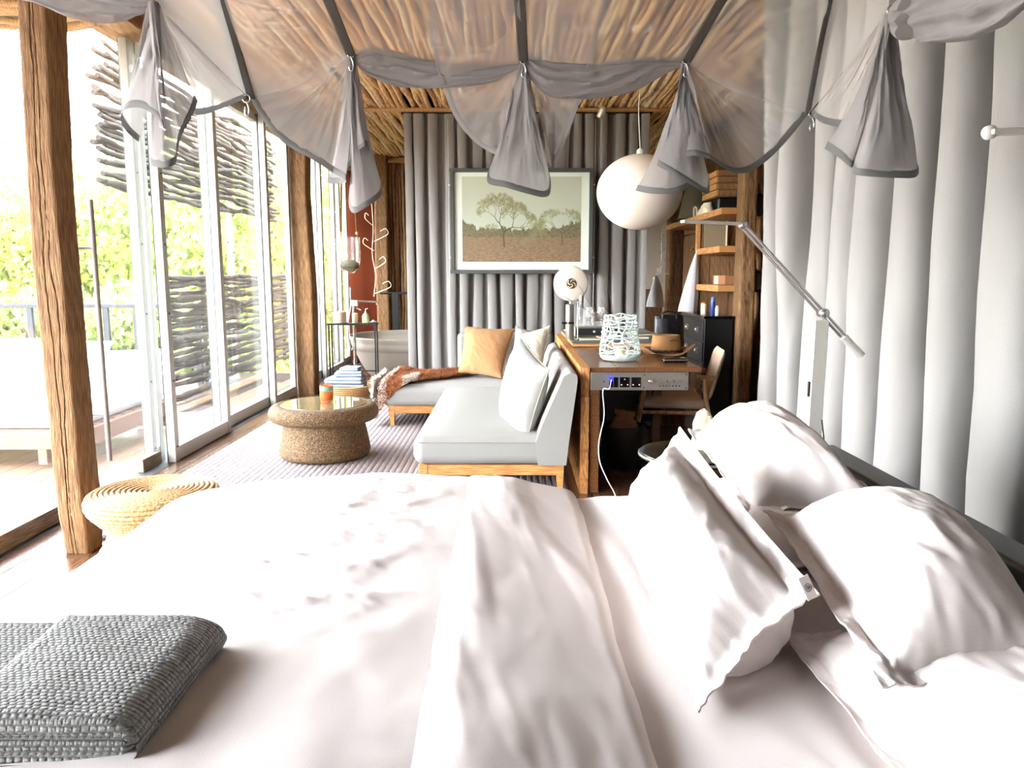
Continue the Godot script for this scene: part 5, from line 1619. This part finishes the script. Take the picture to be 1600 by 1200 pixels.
	# terrarium in leather straps
	var tg := thing("terrarium", "clear glass bowl hanging in pale leather straps before the red panel", "terrarium", P(546, 398, 9.8))
	part("bowl", surf(40, 22, func(u, v):
		var a: float = u * TAU
		var y: float = lerpf(-0.24, 0.22, v)
		var r: float = 0.135 * sqrt(maxf(0.0, 1 - pow(minf(0.0, y + 0.05) / 0.19, 2.0)))
		return Vector3(cos(a) * r, y, -sin(a) * r), 1, 1, true), M.clear_glass, tg)
	part("moss", surf(24, 10, func(u, v):
		var a: float = u * TAU
		var r: float = (0.118 * (1 - pow(absf(2 * v - 1), 3.0)))
		return Vector3(cos(a) * r, -0.21 + 0.15 * v + 0.015 * N3(cos(a) * 4, v * 5, sin(a) * 4), -sin(a) * r), 1, 1, true), mat("moss", Color(0.40, 0.37, 0.24), 1.0), tg)
	var lst := mat("strap_leather", Color(0.86, 0.74, 0.56), 0.6)
	for s in [-1.0, 1.0]:
		part("leather_strap", surf(4, 20, func(u, v):
			var a: float = lerpf(0.0, 1.1, v)
			var p := Vector3(0.145 * s * minf(1, 0.3 + v), -0.25 + 0.5 * pow(v, 1.4), lerpf(-0.02, 0.02, u))
			if v > 0.6: p.x = s * lerpf(0.145, 0.10, (v - 0.6) / 0.4)
			return p), lst, tg)
		part("knot", lathe_mesh([Vector2(0, 0), Vector2(.016, .008), Vector2(.02, .025), Vector2(.012, .045), Vector2(0, .05)], 12), lst, tg, Vector3(0.1 * s, 0.24, 0))
		part("cord", tube_mesh([Vector3(.1 * s, .26, 0), Vector3(.02 * s, 2.28, 0)], 0.011, 6), mat("cord_brown", Color(0.52, 0.32, 0.18), 0.8), tg)
	var hk := thing("twig_hooks", "white bent twig coat hooks climbing the wooden post by the bath", "hooks", Vector3(-2.27, 1.1, -12.82))
	part("stem", tube_mesh(spline([Vector3(-.02, 0, 0), Vector3(.02, .35, .02), Vector3(-.03, .7, 0), Vector3(.0, 1.1, .02), Vector3(-.02, 1.5, 0)], 30), 0.007, 6), M.cream, hk)
	for q in [[0.05, 0.28], [0.45, 0.2], [0.75, -0.16], [1.15, -0.12], [0.9, 0.25]]:
		part("hook", tube_mesh(spline([Vector3(0, q[0], 0), Vector3(q[1] * .5, q[0] + .05, .05), Vector3(q[1], q[0] + .12, .08), Vector3(q[1] * .85, q[0] + .2, .09), Vector3(q[1] * .5, q[0] + .16, .08)], 16), 0.006, 6), M.cream, hk)

# ---------- the open wardrobe ----------
func wardrobe() -> void:
	var wd := thing("wardrobe", "open wooden wardrobe with thick shelves and rough posts beyond the desk", "wardrobe", Vector3.ZERO)
	part("post", hewn([Vector3(2.455, 0, -8.2), Vector3(2.46, 1.2, -8.2), Vector3(2.45, 2.2, -8.2), Vector3(2.455, 3.45, -8.2)], [Vector2(.16, .25), Vector2(.17, .25), Vector2(.155, .24), Vector2(.16, .25)], 0.03, 12.0, 120), M.post_wood, wd)
	part("post", hewn([Vector3(2.71, 0, -8.3), Vector3(2.72, 1.7, -8.3), Vector3(2.71, 3.45, -8.3)], [Vector2(.12, .2), Vector2(.13, .2), Vector2(.12, .2)], 0.03, 15.0, 100), M.post_wood, wd)
	part("post", hewn([Vector3(2.33, 0, -11.2), Vector3(2.34, 1.7, -11.2), Vector3(2.33, 3.45, -11.2)], [Vector2(.22, .22), Vector2(.22, .22), Vector2(.22, .22)], 0.03, 18.0, 100), M.post_wood, wd)
	part("top_shelf", box_mesh(Vector3(0.6, 0.07, 2.95), 0.006), M.oak_shelf, wd, Vector3(2.5, 2.12, -9.72))
	part("shelf", box_mesh(Vector3(0.6, 0.07, 1.0), 0.006), M.oak_shelf, wd, Vector3(2.5, 1.725, -8.77))
	part("shelf", box_mesh(Vector3(0.6, 0.07, 1.0), 0.006), M.oak_shelf, wd, Vector3(2.5, 1.31, -8.77))
	part("divider", box_mesh(Vector3(0.05, 2.1, 0.06), 0.005), M.oak_shelf, wd, Vector3(2.22, 1.05, -9.32))
	for i in 5:
		part("divider_board", box_mesh(Vector3(0.114, 2.1, 0.03), 0.004), M.board_wood, wd, Vector3(2.31 + i * 0.118, 1.05, -9.32 - 0.004 * (i % 2)))
	part("hanging_rail", tube_mesh([Vector3(2.45, 2.0, -9.35), Vector3(2.45, 2.0, -11.1)], 0.015, 8), M.chrome, wd)
	for i in 8:
		part("upper_board", box_mesh(Vector3(0.03, 0.135, 2.2), 0.003), M.board_wood_flat, wd, Vector3(2.845 - 0.004 * (i % 3), 2.25 + i * 0.14, -9.3))
	for i in 9:
		part("cross_board", box_mesh(Vector3(0.36, 0.13, 0.03), 0.003), M.board_wood, wd, Vector3(2.62, 2.22 + i * 0.135, -8.42))
	for k in 2:
		var hn := thing("coat_hanger", ["wooden coat hanger nearest on the wardrobe rail", "second wooden coat hanger farther along the wardrobe rail"][k], "hanger", Vector3(2.45, 1.86, -9.9 - k * 0.25), [0.5, 0.8][k])
		part("shoulder", tube_mesh(spline([Vector3(-.22, -.09, 0), Vector3(-.12, -.02, 0), Vector3(0, .03, 0), Vector3(.12, -.02, 0), Vector3(.22, -.09, 0)], 20), 0.013, 8), M.oak, hn)
		part("hook", tube_mesh(spline([Vector3(0, .03, 0), Vector3(0, .1, 0), Vector3(.02, .135, 0), Vector3(0, .158, 0), Vector3(-.018, .14, 0)], 16), 0.004, 6), M.chrome, hn)
		part("bar", tube_mesh([Vector3(-.2, -.085, 0), Vector3(.2, -.085, 0)], 0.008, 6), M.oak, hn)
	var robe := cloth("robe_white", Color(0.88, 0.88, 0.90), 24.0, 0.02)
	var rb := thing("robe", "white robe hanging pointed from the wardrobe divider above the black bag", "robe", Vector3(2.13, 1.02, -9.26))
	part("drape", surf(24, 24, func(u, v):
		var a: float = u * TAU
		var r: float = lerpf(0.10, 0.012, pow(v, 1.35)) * (1 + 0.1 * N3(v * 3, a, 2.0))
		return Vector3(cos(a) * r * (1 + 0.3 * sin(a * 4 + v)) + lerpf(-0.02, 0.06, v), 0.68 * v, -sin(a) * r * 0.5), 1, 1, true), robe, rb)
	part("loop", tube_mesh([Vector3(.06, .67, 0), Vector3(.07, .72, 0)], 0.006, 6), robe, rb)
	# dresser
	var dr := thing("dresser", "tall black chest of drawers with small metal pulls before the wardrobe", "chest of drawers", Vector3(2.2, 0, -8.7))
	part("body", box_mesh(Vector3(0.30, 0.98, 1.05), 0.006), M.black_paint, dr, Vector3(0, 0.5, 0))
	part("top", box_mesh(Vector3(0.33, 0.03, 1.09), 0.004), M.black_gloss, dr, Vector3(0, 1.005, 0))
	for k in 4:
		var d := part("drawer", box_mesh(Vector3(0.02, 0.215, 1.0), 0.004), M.black_paint, dr, Vector3(-0.152, 0.86 - k * 0.228, 0))
		for z in [-0.24, 0.24]:
			part("pull", lathe_mesh([Vector2(0, 0), Vector2(.022, .0), Vector2(.03, .012), Vector2(.02, .024), Vector2(0, .026)], 14), M.steel, d, Vector3(-0.012, 0, z), Vector3(0, 0, PI / 2))
			part("pull_plate", box_mesh(Vector3(0.004, 0.06, 0.09), 0.001), M.steel, d, Vector3(-0.011, 0, z))
	var dt := 1.02
	var sp := thing("spray_can", "blue spray can with dark cap on the black chest of drawers", "can", Vector3(2.20, dt, -8.45))
	part("can", lathe_mesh([Vector2(0, 0), Vector2(.026, 0), Vector2(.026, .14), Vector2(.018, .15)], 20), mat("can_blue", Color(0.08, 0.20, 0.50), 0.3), sp)
	part("cap", lathe_mesh([Vector2(.022, .145), Vector2(.022, .19), Vector2(0, .195)], 18), mat("cap_blue", Color(0.30, 0.45, 0.70), 0.4), sp)
	var wp := thing("lotion_tube", "short white tube beside the blue spray can", "tube", Vector3(2.235, dt, -8.4))
	part("tube", lathe_mesh([Vector2(0, 0), Vector2(.02, 0), Vector2(.022, .08), Vector2(0, .085)], 18), M.white_paint, wp)
	part("cap", lathe_mesh([Vector2(.015, .085), Vector2(.015, .1), Vector2(0, .1)], 14), M.white_paint, wp)
	var jr := thing("ribbed_jar", "cream ribbed jar left of the spray can on the black chest", "jar", Vector3(2.14, dt, -8.6))
	var jp := [Vector2(0, 0)]
	for i in 25: jp.append(Vector2(.03 + .005 * absf(sin(i * PI / 5)), 0.115 * i / 24))
	jp.append(Vector2(0, .116))
	part("jar", lathe_mesh(jp, 24), M.cream, jr)
	part("lid", lathe_mesh([Vector2(.03, .114), Vector2(.032, .118), Vector2(.03, .128), Vector2(0, .13)], 20), M.oak, jr)
	# things on shelves
	var bx := thing("cardboard_box", "long flat cardboard box on the lowest wardrobe shelf", "box", Vector3(2.45, 1.347, -8.62))
	part("carton", box_mesh(Vector3(0.34, 0.1, 0.5), 0.004), M.kraft, bx, Vector3(0.02, 0.05, 0))
	part("label_strip", box_mesh(Vector3(0.002, 0.09, 0.16), 0.001), M.cream, bx, Vector3(-0.152, 0.05, -0.1))
	var hb := thing("cloth_hat", "soft grey cloth hat with brim on the top wardrobe shelf", "hat", Vector3(2.42, 2.157, -10.4))
	var hc := cloth("hat_grey", Color(0.50, 0.48, 0.42), 24.0, 0.04)
	part("crown", surf(24, 14, func(u, v):
		var a: float = u * TAU
		var r: float = lerpf(0.30, 0.16, pow(v, 0.6)) * sqrt(maxf(0, 1 - pow(v, 5.0)))
		return Vector3(cos(a) * r * 0.8, 0.55 * v, -sin(a) * r), 1, 1, true), hc, hb)
	part("brim", lathe_mesh([Vector2(.25, .01), Vector2(.34, .0), Vector2(.35, .012), Vector2(.24, .03)], 30), hc, hb)
	var cl := thing("folded_cloth", "pale folded cloth with a loop at the front of the top shelf", "cloth", Vector3(2.36, 2.157, -9.6))
	part("fold", surf(24, 12, func(u, v):
		var a: float = u * TAU
		return Vector3(cos(a) * 0.1 * (1 - v * .6), 0.16 * v + 0.03 * N3(u * 5, v * 3, 1), -sin(a) * 0.32 * (1 - 0.7 * v) + 0.1 * v), 1, 1, true), M.crystal_white, cl)
	part("loop", tube_mesh(spline([Vector3(-.06, .02, -.3), Vector3(-.07, .13, -.26), Vector3(-.06, .12, -.18), Vector3(-.06, .03, -.15)], 14), 0.012, 6), M.crystal_white, cl)
	var bb := thing("black_case", "black case on the top wardrobe shelf under the wooden crate", "case", Vector3(2.60, 2.157, -9.55))
	part("shell", box_mesh(Vector3(0.36, 0.2, 0.62), 0.03, 3), M.black_paint, bb, Vector3(0, 0.1, 0))
	part("handle", tube_mesh(spline([Vector3(-.19, .1, -.08), Vector3(-.22, .1, -.06), Vector3(-.22, .1, .06), Vector3(-.19, .1, .08)], 10), 0.01, 6), M.black_paint, bb)
	var cr := thing("crate", "crate of rough orange slats stacked above the top wardrobe shelf", "crate", Vector3(2.55, 2.36, -9.5))
	for i in 4:
		part("slat", box_mesh(Vector3(0.03, 0.065, 0.66), 0.004), M.oak_shelf, cr, Vector3(-0.16 - 0.004 * (i % 2), 0.04 + i * 0.075, 0))
		part("end_slat", box_mesh(Vector3(0.3, 0.065, 0.03), 0.004), M.board_wood, cr, Vector3(0, 0.04 + i * 0.075, 0.32))
	part("floor_board", box_mesh(Vector3(0.3, 0.02, 0.62), 0.003), M.board_wood, cr, Vector3(0, 0.01, 0))
	var pn := thing("framed_panel", "grey framed panel leaning in the upper wardrobe compartment", "panel", Vector3(2.4, 1.76, -9.22), 0.0)
	part("panel", box_mesh(Vector3(0.26, 0.32, 0.02), 0.003), mat("panel_grey", Color(0.58, 0.52, 0.42), 0.6), pn, Vector3(0, 0.16, 0))
	part("edge", box_mesh(Vector3(0.02, 0.33, 0.03), 0.003), M.cream, pn, Vector3(0.13, 0.165, 0))
	for k in 2:
		var bgx := thing("hanging_bag", ["upper black bag hanging between the two right wardrobe posts", "lower black bag hanging between the two right wardrobe posts"][k], "bag", Vector3(2.60, [2.06, 1.27][k], -8.33))
		part("bag", surf(20, 14, func(u, v):
			var a: float = u * TAU
			var sh: float = sqrt(maxf(0, 1 - pow(absf(2 * v - 1), 3.0)))
			return Vector3(cos(a) * 0.07 * sh, 0.24 * v, -sin(a) * 0.07 * sh + 0.07), 1, 1, true), M.black_paint, bgx)
		part("strap", tube_mesh([Vector3(0, .22, .06), Vector3(0, .34, .02)], 0.008, 6), M.black_paint, bgx)
	var fr := thing("notice", "small framed card with green heading on the wall beside the grey curtain", "notice", Vector3(2.80, 1.92, -8.05))
	part("frame", box_mesh(Vector3(0.16, 0.28, 0.015), 0.003), M.white_paint, fr, Vector3(0.0, 0, 0))
	part("heading", box_mesh(Vector3(0.14, 0.07, 0.004), 0.001), mat("heading_green", Color(0.20, 0.28, 0.18), 0.6), fr, Vector3(0, 0.08, 0.008))
	part("sheet", box_mesh(Vector3(0.13, 0.13, 0.004), 0.001), M.cream, fr, Vector3(0, -0.05, 0.008))
	var gls = M.clear_glass
	var gg := thing("glass_cluster", "cluster of small clear glass drops hanging by the far wardrobe post", "ornament", Vector3(2.13, 1.58, -11.1))
	for k in 12:
		part("drop", lathe_mesh([Vector2(0, -.03), Vector2(.02, -.015), Vector2(.024, 0), Vector2(.012, .025), Vector2(0, .03)], 10), gls, gg, Vector3(rng.randf_range(-.05, .05), k * .048 - .1, rng.randf_range(-.05, .05)))
	part("thread", tube_mesh([Vector3(0, -.1, 0), Vector3(0, .52, 0)], 0.003, 5), M.chrome, gg)
	var sb := thing("perfume_bottle", "small clear bottle on a chrome bracket against the pale wall", "bottle", Vector3(2.16, 1.24, -11.78))
	part("glass", lathe_mesh([Vector2(0, 0), Vector2(.035, 0), Vector2(.038, .1), Vector2(.015, .13), Vector2(.015, .15)], 18), gls, sb)
	part("stopper", lathe_mesh([Vector2(.012, .15), Vector2(.018, .17), Vector2(.01, .19), Vector2(0, .19)], 14), M.chrome, sb)
	part("bracket", box_mesh(Vector3(0.36, 0.015, 0.1), 0.003), M.chrome, sb, Vector3(-0.14, -0.009, 0))
	var vt := thing("vanity", "dark wooden vanity with a slim metal stand far behind the desk", "vanity", Vector3(2.0, 0, -11.9))
	part("cabinet", box_mesh(Vector3(0.3, 1.22, 0.5), 0.01), M.board_wood, vt, Vector3(0.12, 0.61, 0))
	for q in [[-.28, 0], [-.0, 0]]:
		part("stand_leg", tube_mesh(spline([Vector3(q[0], 0, .2), Vector3(q[0] + .1, .5, .2), Vector3(q[0] - .02, .9, .2)], 10), 0.012, 6), M.steel, vt)
	part("stand_top", tube_mesh(spline([Vector3(-.34, .92, .2), Vector3(-.1, .94, .2), Vector3(0.02, 1.1, .2)], 10), 0.012, 6), M.steel, vt)
	var tw := thing("towel", "white towel hanging beside the far wardrobe post above the black bag", "towel", Vector3(2.06, 1.0, -11.1))
	part("drape", surf(16, 16, func(u, v):
		var a: float = u * TAU
		var r: float = lerpf(0.11, 0.02, pow(v, 1.6)) * (1 + 0.28 * sin(a * 3 + v * 2))
		return Vector3(cos(a) * r, 0.44 * v, -sin(a) * r * 0.4), 1, 1, true), robe, tw)
	part("loop", tube_mesh([Vector3(0, .43, 0), Vector3(0.05, .47, 0), Vector3(0.19, .47, 0)], 0.006, 6), robe, tw)

# ---------- lamps ----------
func lamps() -> void:
	var gw := mat("globe_white", Color(0.90, 0.87, 0.82), 0.5)
	gw.subsurf_scatter_enabled = true
	gw.subsurf_scatter_strength = 0.15
	var pe := thing("pendant_lamp", "big white egg shaped pendant lamp hanging over the desk", "pendant lamp", P(999, 300, 6.45))
	var pr := []
	for k in 41:
		var a := -PI / 2 + PI * k / 40
		pr.append(Vector2(maxf(0, cos(a)) * 0.348, sin(a) * 0.305 * (1.0 if sin(a) < 0 else 0.985)))
	part("globe", lathe_mesh(pr, 64), gw, pe)
	part("cap", lathe_mesh([Vector2(.03, .30), Vector2(.03, .33), Vector2(.012, .345), Vector2(0, .345)], 20), M.white_paint, pe)
	var ctop := 3.44 - pe.position.y
	part("cord", tube_mesh(spline([Vector3(0, .33, 0), Vector3(-.02, .7, 0), Vector3(0.02, 1.0, 0), Vector3(0, ctop, 0)], 24), 0.004, 6), M.white_paint, pe)
	part("ceiling_rose", lathe_mesh([Vector2(0, ctop - .05), Vector2(.085, ctop - .05), Vector2(.09, ctop - .04), Vector2(.09, ctop), Vector2(0, ctop)], 36), M.white_paint, pe)
	var sl := thing("spotlight", "small steel spotlight on the beam above the far curtain", "spotlight", P(940, 176, 9.2))
	part("barrel", lathe_mesh([Vector2(0, 0), Vector2(.035, 0), Vector2(.04, .01), Vector2(.04, .1), Vector2(.03, .13), Vector2(0, .135)], 24), M.brushed, sl, Vector3(-.03, -.06, .04), Vector3(0.5, 0, -0.4))
	part("arm", tube_mesh([Vector3(0, 0, 0), Vector3(0.02, .1, -.04)], 0.012, 8), M.brushed, sl)
	var dl := thing("disc_lamp", "round cream disc lamp with a perforated brown centre behind the drinks tray", "lamp", P(892, 443, 7.6))
	part("disc", lathe_mesh([Vector2(0, -.02), Vector2(.10, -.024), Vector2(.16, -.012), Vector2(.172, .0), Vector2(.16, .014), Vector2(.1, .03), Vector2(.05, .036), Vector2(0, .036)], 56), gw, dl, Vector3.ZERO, Vector3(PI / 2, 0.1, 0))
	var ct := part("centre", lathe_mesh([Vector2(.052, .03), Vector2(.05, .042), Vector2(0, .046)], 32), mat("centre_brown", Color(0.45, 0.36, 0.22), 0.7), dl, Vector3.ZERO, Vector3(PI / 2, 0.1, 0))
	var bead := lathe_mesh([Vector2(.006, 0), Vector2(.005, .005), Vector2(0, .006)], 8)
	for k in 37:
		var r := 0.0075 * sqrt(k)
		var a := k * 2.4
		part("bead", bead, M.cream if k % 2 else M.leather_dark, ct, Vector3(cos(a) * r, .043, sin(a) * r))
	part("stem", tube_mesh([Vector3(0, -.16, -.02), Vector3(0, -(dl.position.y - 0.915), -.02)], 0.01, 8), M.brushed, dl)
	part("foot", lathe_mesh([Vector2(0, 0), Vector2(.07, 0), Vector2(.065, .012), Vector2(0, .016)], 28), M.brushed, dl, Vector3(0, -(dl.position.y - 0.906), -.02))
	# reading lamps
	var hp := P(1284, 488, 2.98)
	var rl := thing("reading_lamp", "slim brushed steel swing arm reading lamp rising behind the far pillow", "reading lamp", Vector3(hp.x, 0, hp.z))
	var L := func(px: float, py: float, d: float) -> Vector3: return P(px, py, d) - Vector3(hp.x, 0, hp.z)
	part("column", bar(Vector3(-0.012, 0.0, 0), Vector3(0, hp.y - 0.03, 0), 0.055, 0.022, 0.004), M.brushed, rl)
	part("base_plate", box_mesh(Vector3(0.2, 0.02, 0.2), 0.006), M.brushed, rl, Vector3(-0.012, 0.01, 0))
	part("switch", box_mesh(Vector3(0.008, 0.06, 0.012), 0.002), M.black_gloss, rl, Vector3(-0.033, hp.y - 0.3, 0.0))
	part("power_cord", tube_mesh(spline([Vector3(0.02, hp.y - .42, .01), Vector3(0.04, hp.y - .6, .01), Vector3(0.03, hp.y - 1.0, .01)], 14), 0.003, 5), M.black_gloss, rl)
	for s in [-1.0, 1.0]:
		part("arm_rod", tube_mesh([L.call(1160, 352, 2.98) + Vector3(0, .008 * s, .008 * s), L.call(1322, 530, 2.98) + Vector3(0, .008 * s, .008 * s)], 0.006, 8), M.chrome, rl)
	part("joint", lathe_mesh([Vector2(0, -.02), Vector2(.016, -.018), Vector2(.016, .018), Vector2(0, .02)], 16), M.chrome, rl, L.call(1160, 351, 2.98), Vector3(PI / 2, 0, 0))
	part("pivot", lathe_mesh([Vector2(0, -.024), Vector2(.018, -.022), Vector2(.018, .022), Vector2(0, .024)], 16), M.chrome, rl, L.call(1286, 489, 2.98), Vector3(PI / 2, 0, 0))
	part("counterweight", tube_mesh([L.call(1318, 526, 2.98), L.call(1346, 556, 2.98)], 0.016, 12), M.brushed, rl)
	part("head", bar(L.call(1066, 346, 2.9), L.call(1162, 350, 2.98), 0.03, 0.012, 0.003), M.brushed, rl)
	var r2p := Vector3(1.22, 0, -0.98)
	var r2 := thing("reading_lamp", "second reading lamp whose head enters at the right edge above the near pillows", "reading lamp", r2p)
	part("column", bar(Vector3(0, 0, 0), Vector3(0, 1.4, 0), 0.055, 0.022, 0.004), M.brushed, r2)
	part("base_plate", box_mesh(Vector3(0.12, 0.02, 0.2), 0.006), M.brushed, r2, Vector3(0.01, 0.01, 0))
	var tip := P(1546, 207, 1.62) - r2p
	part("head", bar(tip, tip + Vector3(0.16, 0.006, 0.0), 0.03, 0.012, 0.003), M.brushed, r2)
	part("end_cap", lathe_mesh([Vector2(0, -.006), Vector2(.014, -.006), Vector2(.014, .006), Vector2(0, .006)], 16), M.white_paint, r2, tip, Vector3(PI / 2, 0, 0))
	part("arm_rod", tube_mesh([tip + Vector3(.16, .006, 0), Vector3(0.02, 1.38, 0)], 0.007, 8), M.chrome, r2)

# ---------- outside furniture ----------
func daybeds() -> void:
	var o := thing("daybed", "white cushioned daybed on a low teak platform out on the deck", "daybed", Vector3.ZERO)
	part("front_rail", box_mesh(Vector3(2.1, 0.14, 0.05), 0.008), M.teak, o, Vector3(-4.4, 0.19, -5.8))
	part("side_rail", box_mesh(Vector3(0.05, 0.14, 1.6), 0.008), M.teak, o, Vector3(-3.33, 0.19, -6.6))
	part("side_rail", box_mesh(Vector3(0.05, 0.14, 1.6), 0.008), M.teak, o, Vector3(-5.43, 0.19, -6.6))
	for i in 9:
		part("slat", box_mesh(Vector3(2.1, 0.025, 0.15), 0.005), M.teak, o, Vector3(-4.4, 0.255, -5.9 - i * 0.18))
	for x in [-5.35, -3.62, -3.36]:
		for z in [-5.82, -7.35]:
			part("leg", box_mesh(Vector3(0.07, 0.25, 0.07), 0.006), M.teak, o, Vector3(x, 0.125, z))
	part("mattress", soft_box(Vector3(2.08, 0.24, 1.58), 0.07, 0.03), M.outdoor_white, o, Vector3(-4.4, 0.27, -6.6))
	var cs := ["large white outdoor cushion at the left end of the daybed", "white wing shaped outdoor cushion on the daybed just right of the post", "long low white bolster along the far side of the daybed"]
	var q := [[P(-40, 606, 6.9), P(108, 606, 6.9), P(100, 528, 7.15), P(-20, 528, 7.15), 0.22], [P(100, 612, 6.75), P(150, 612, 6.75), P(176, 533, 6.95), P(100, 531, 7.0), 0.14], [P(148, 603, 7.1), P(262, 586, 7.1), P(262, 545, 7.3), P(148, 549, 7.3), 0.16]]
	for k in 3:
		var c := thing("outdoor_cushion", cs[k], "cushion")
		part("cover", pillow(q[k][0], q[k][1], q[k][2], q[k][3], q[k][4], 30.0 + k, 0.0, 0.04, 0.5, 0.5, 30), M.outdoor_white, c)
		part("piping", frame_tube(rim_of(q[k][0], q[k][1], q[k][2], q[k][3], 0.04), 0.005), M.outdoor_white, c)
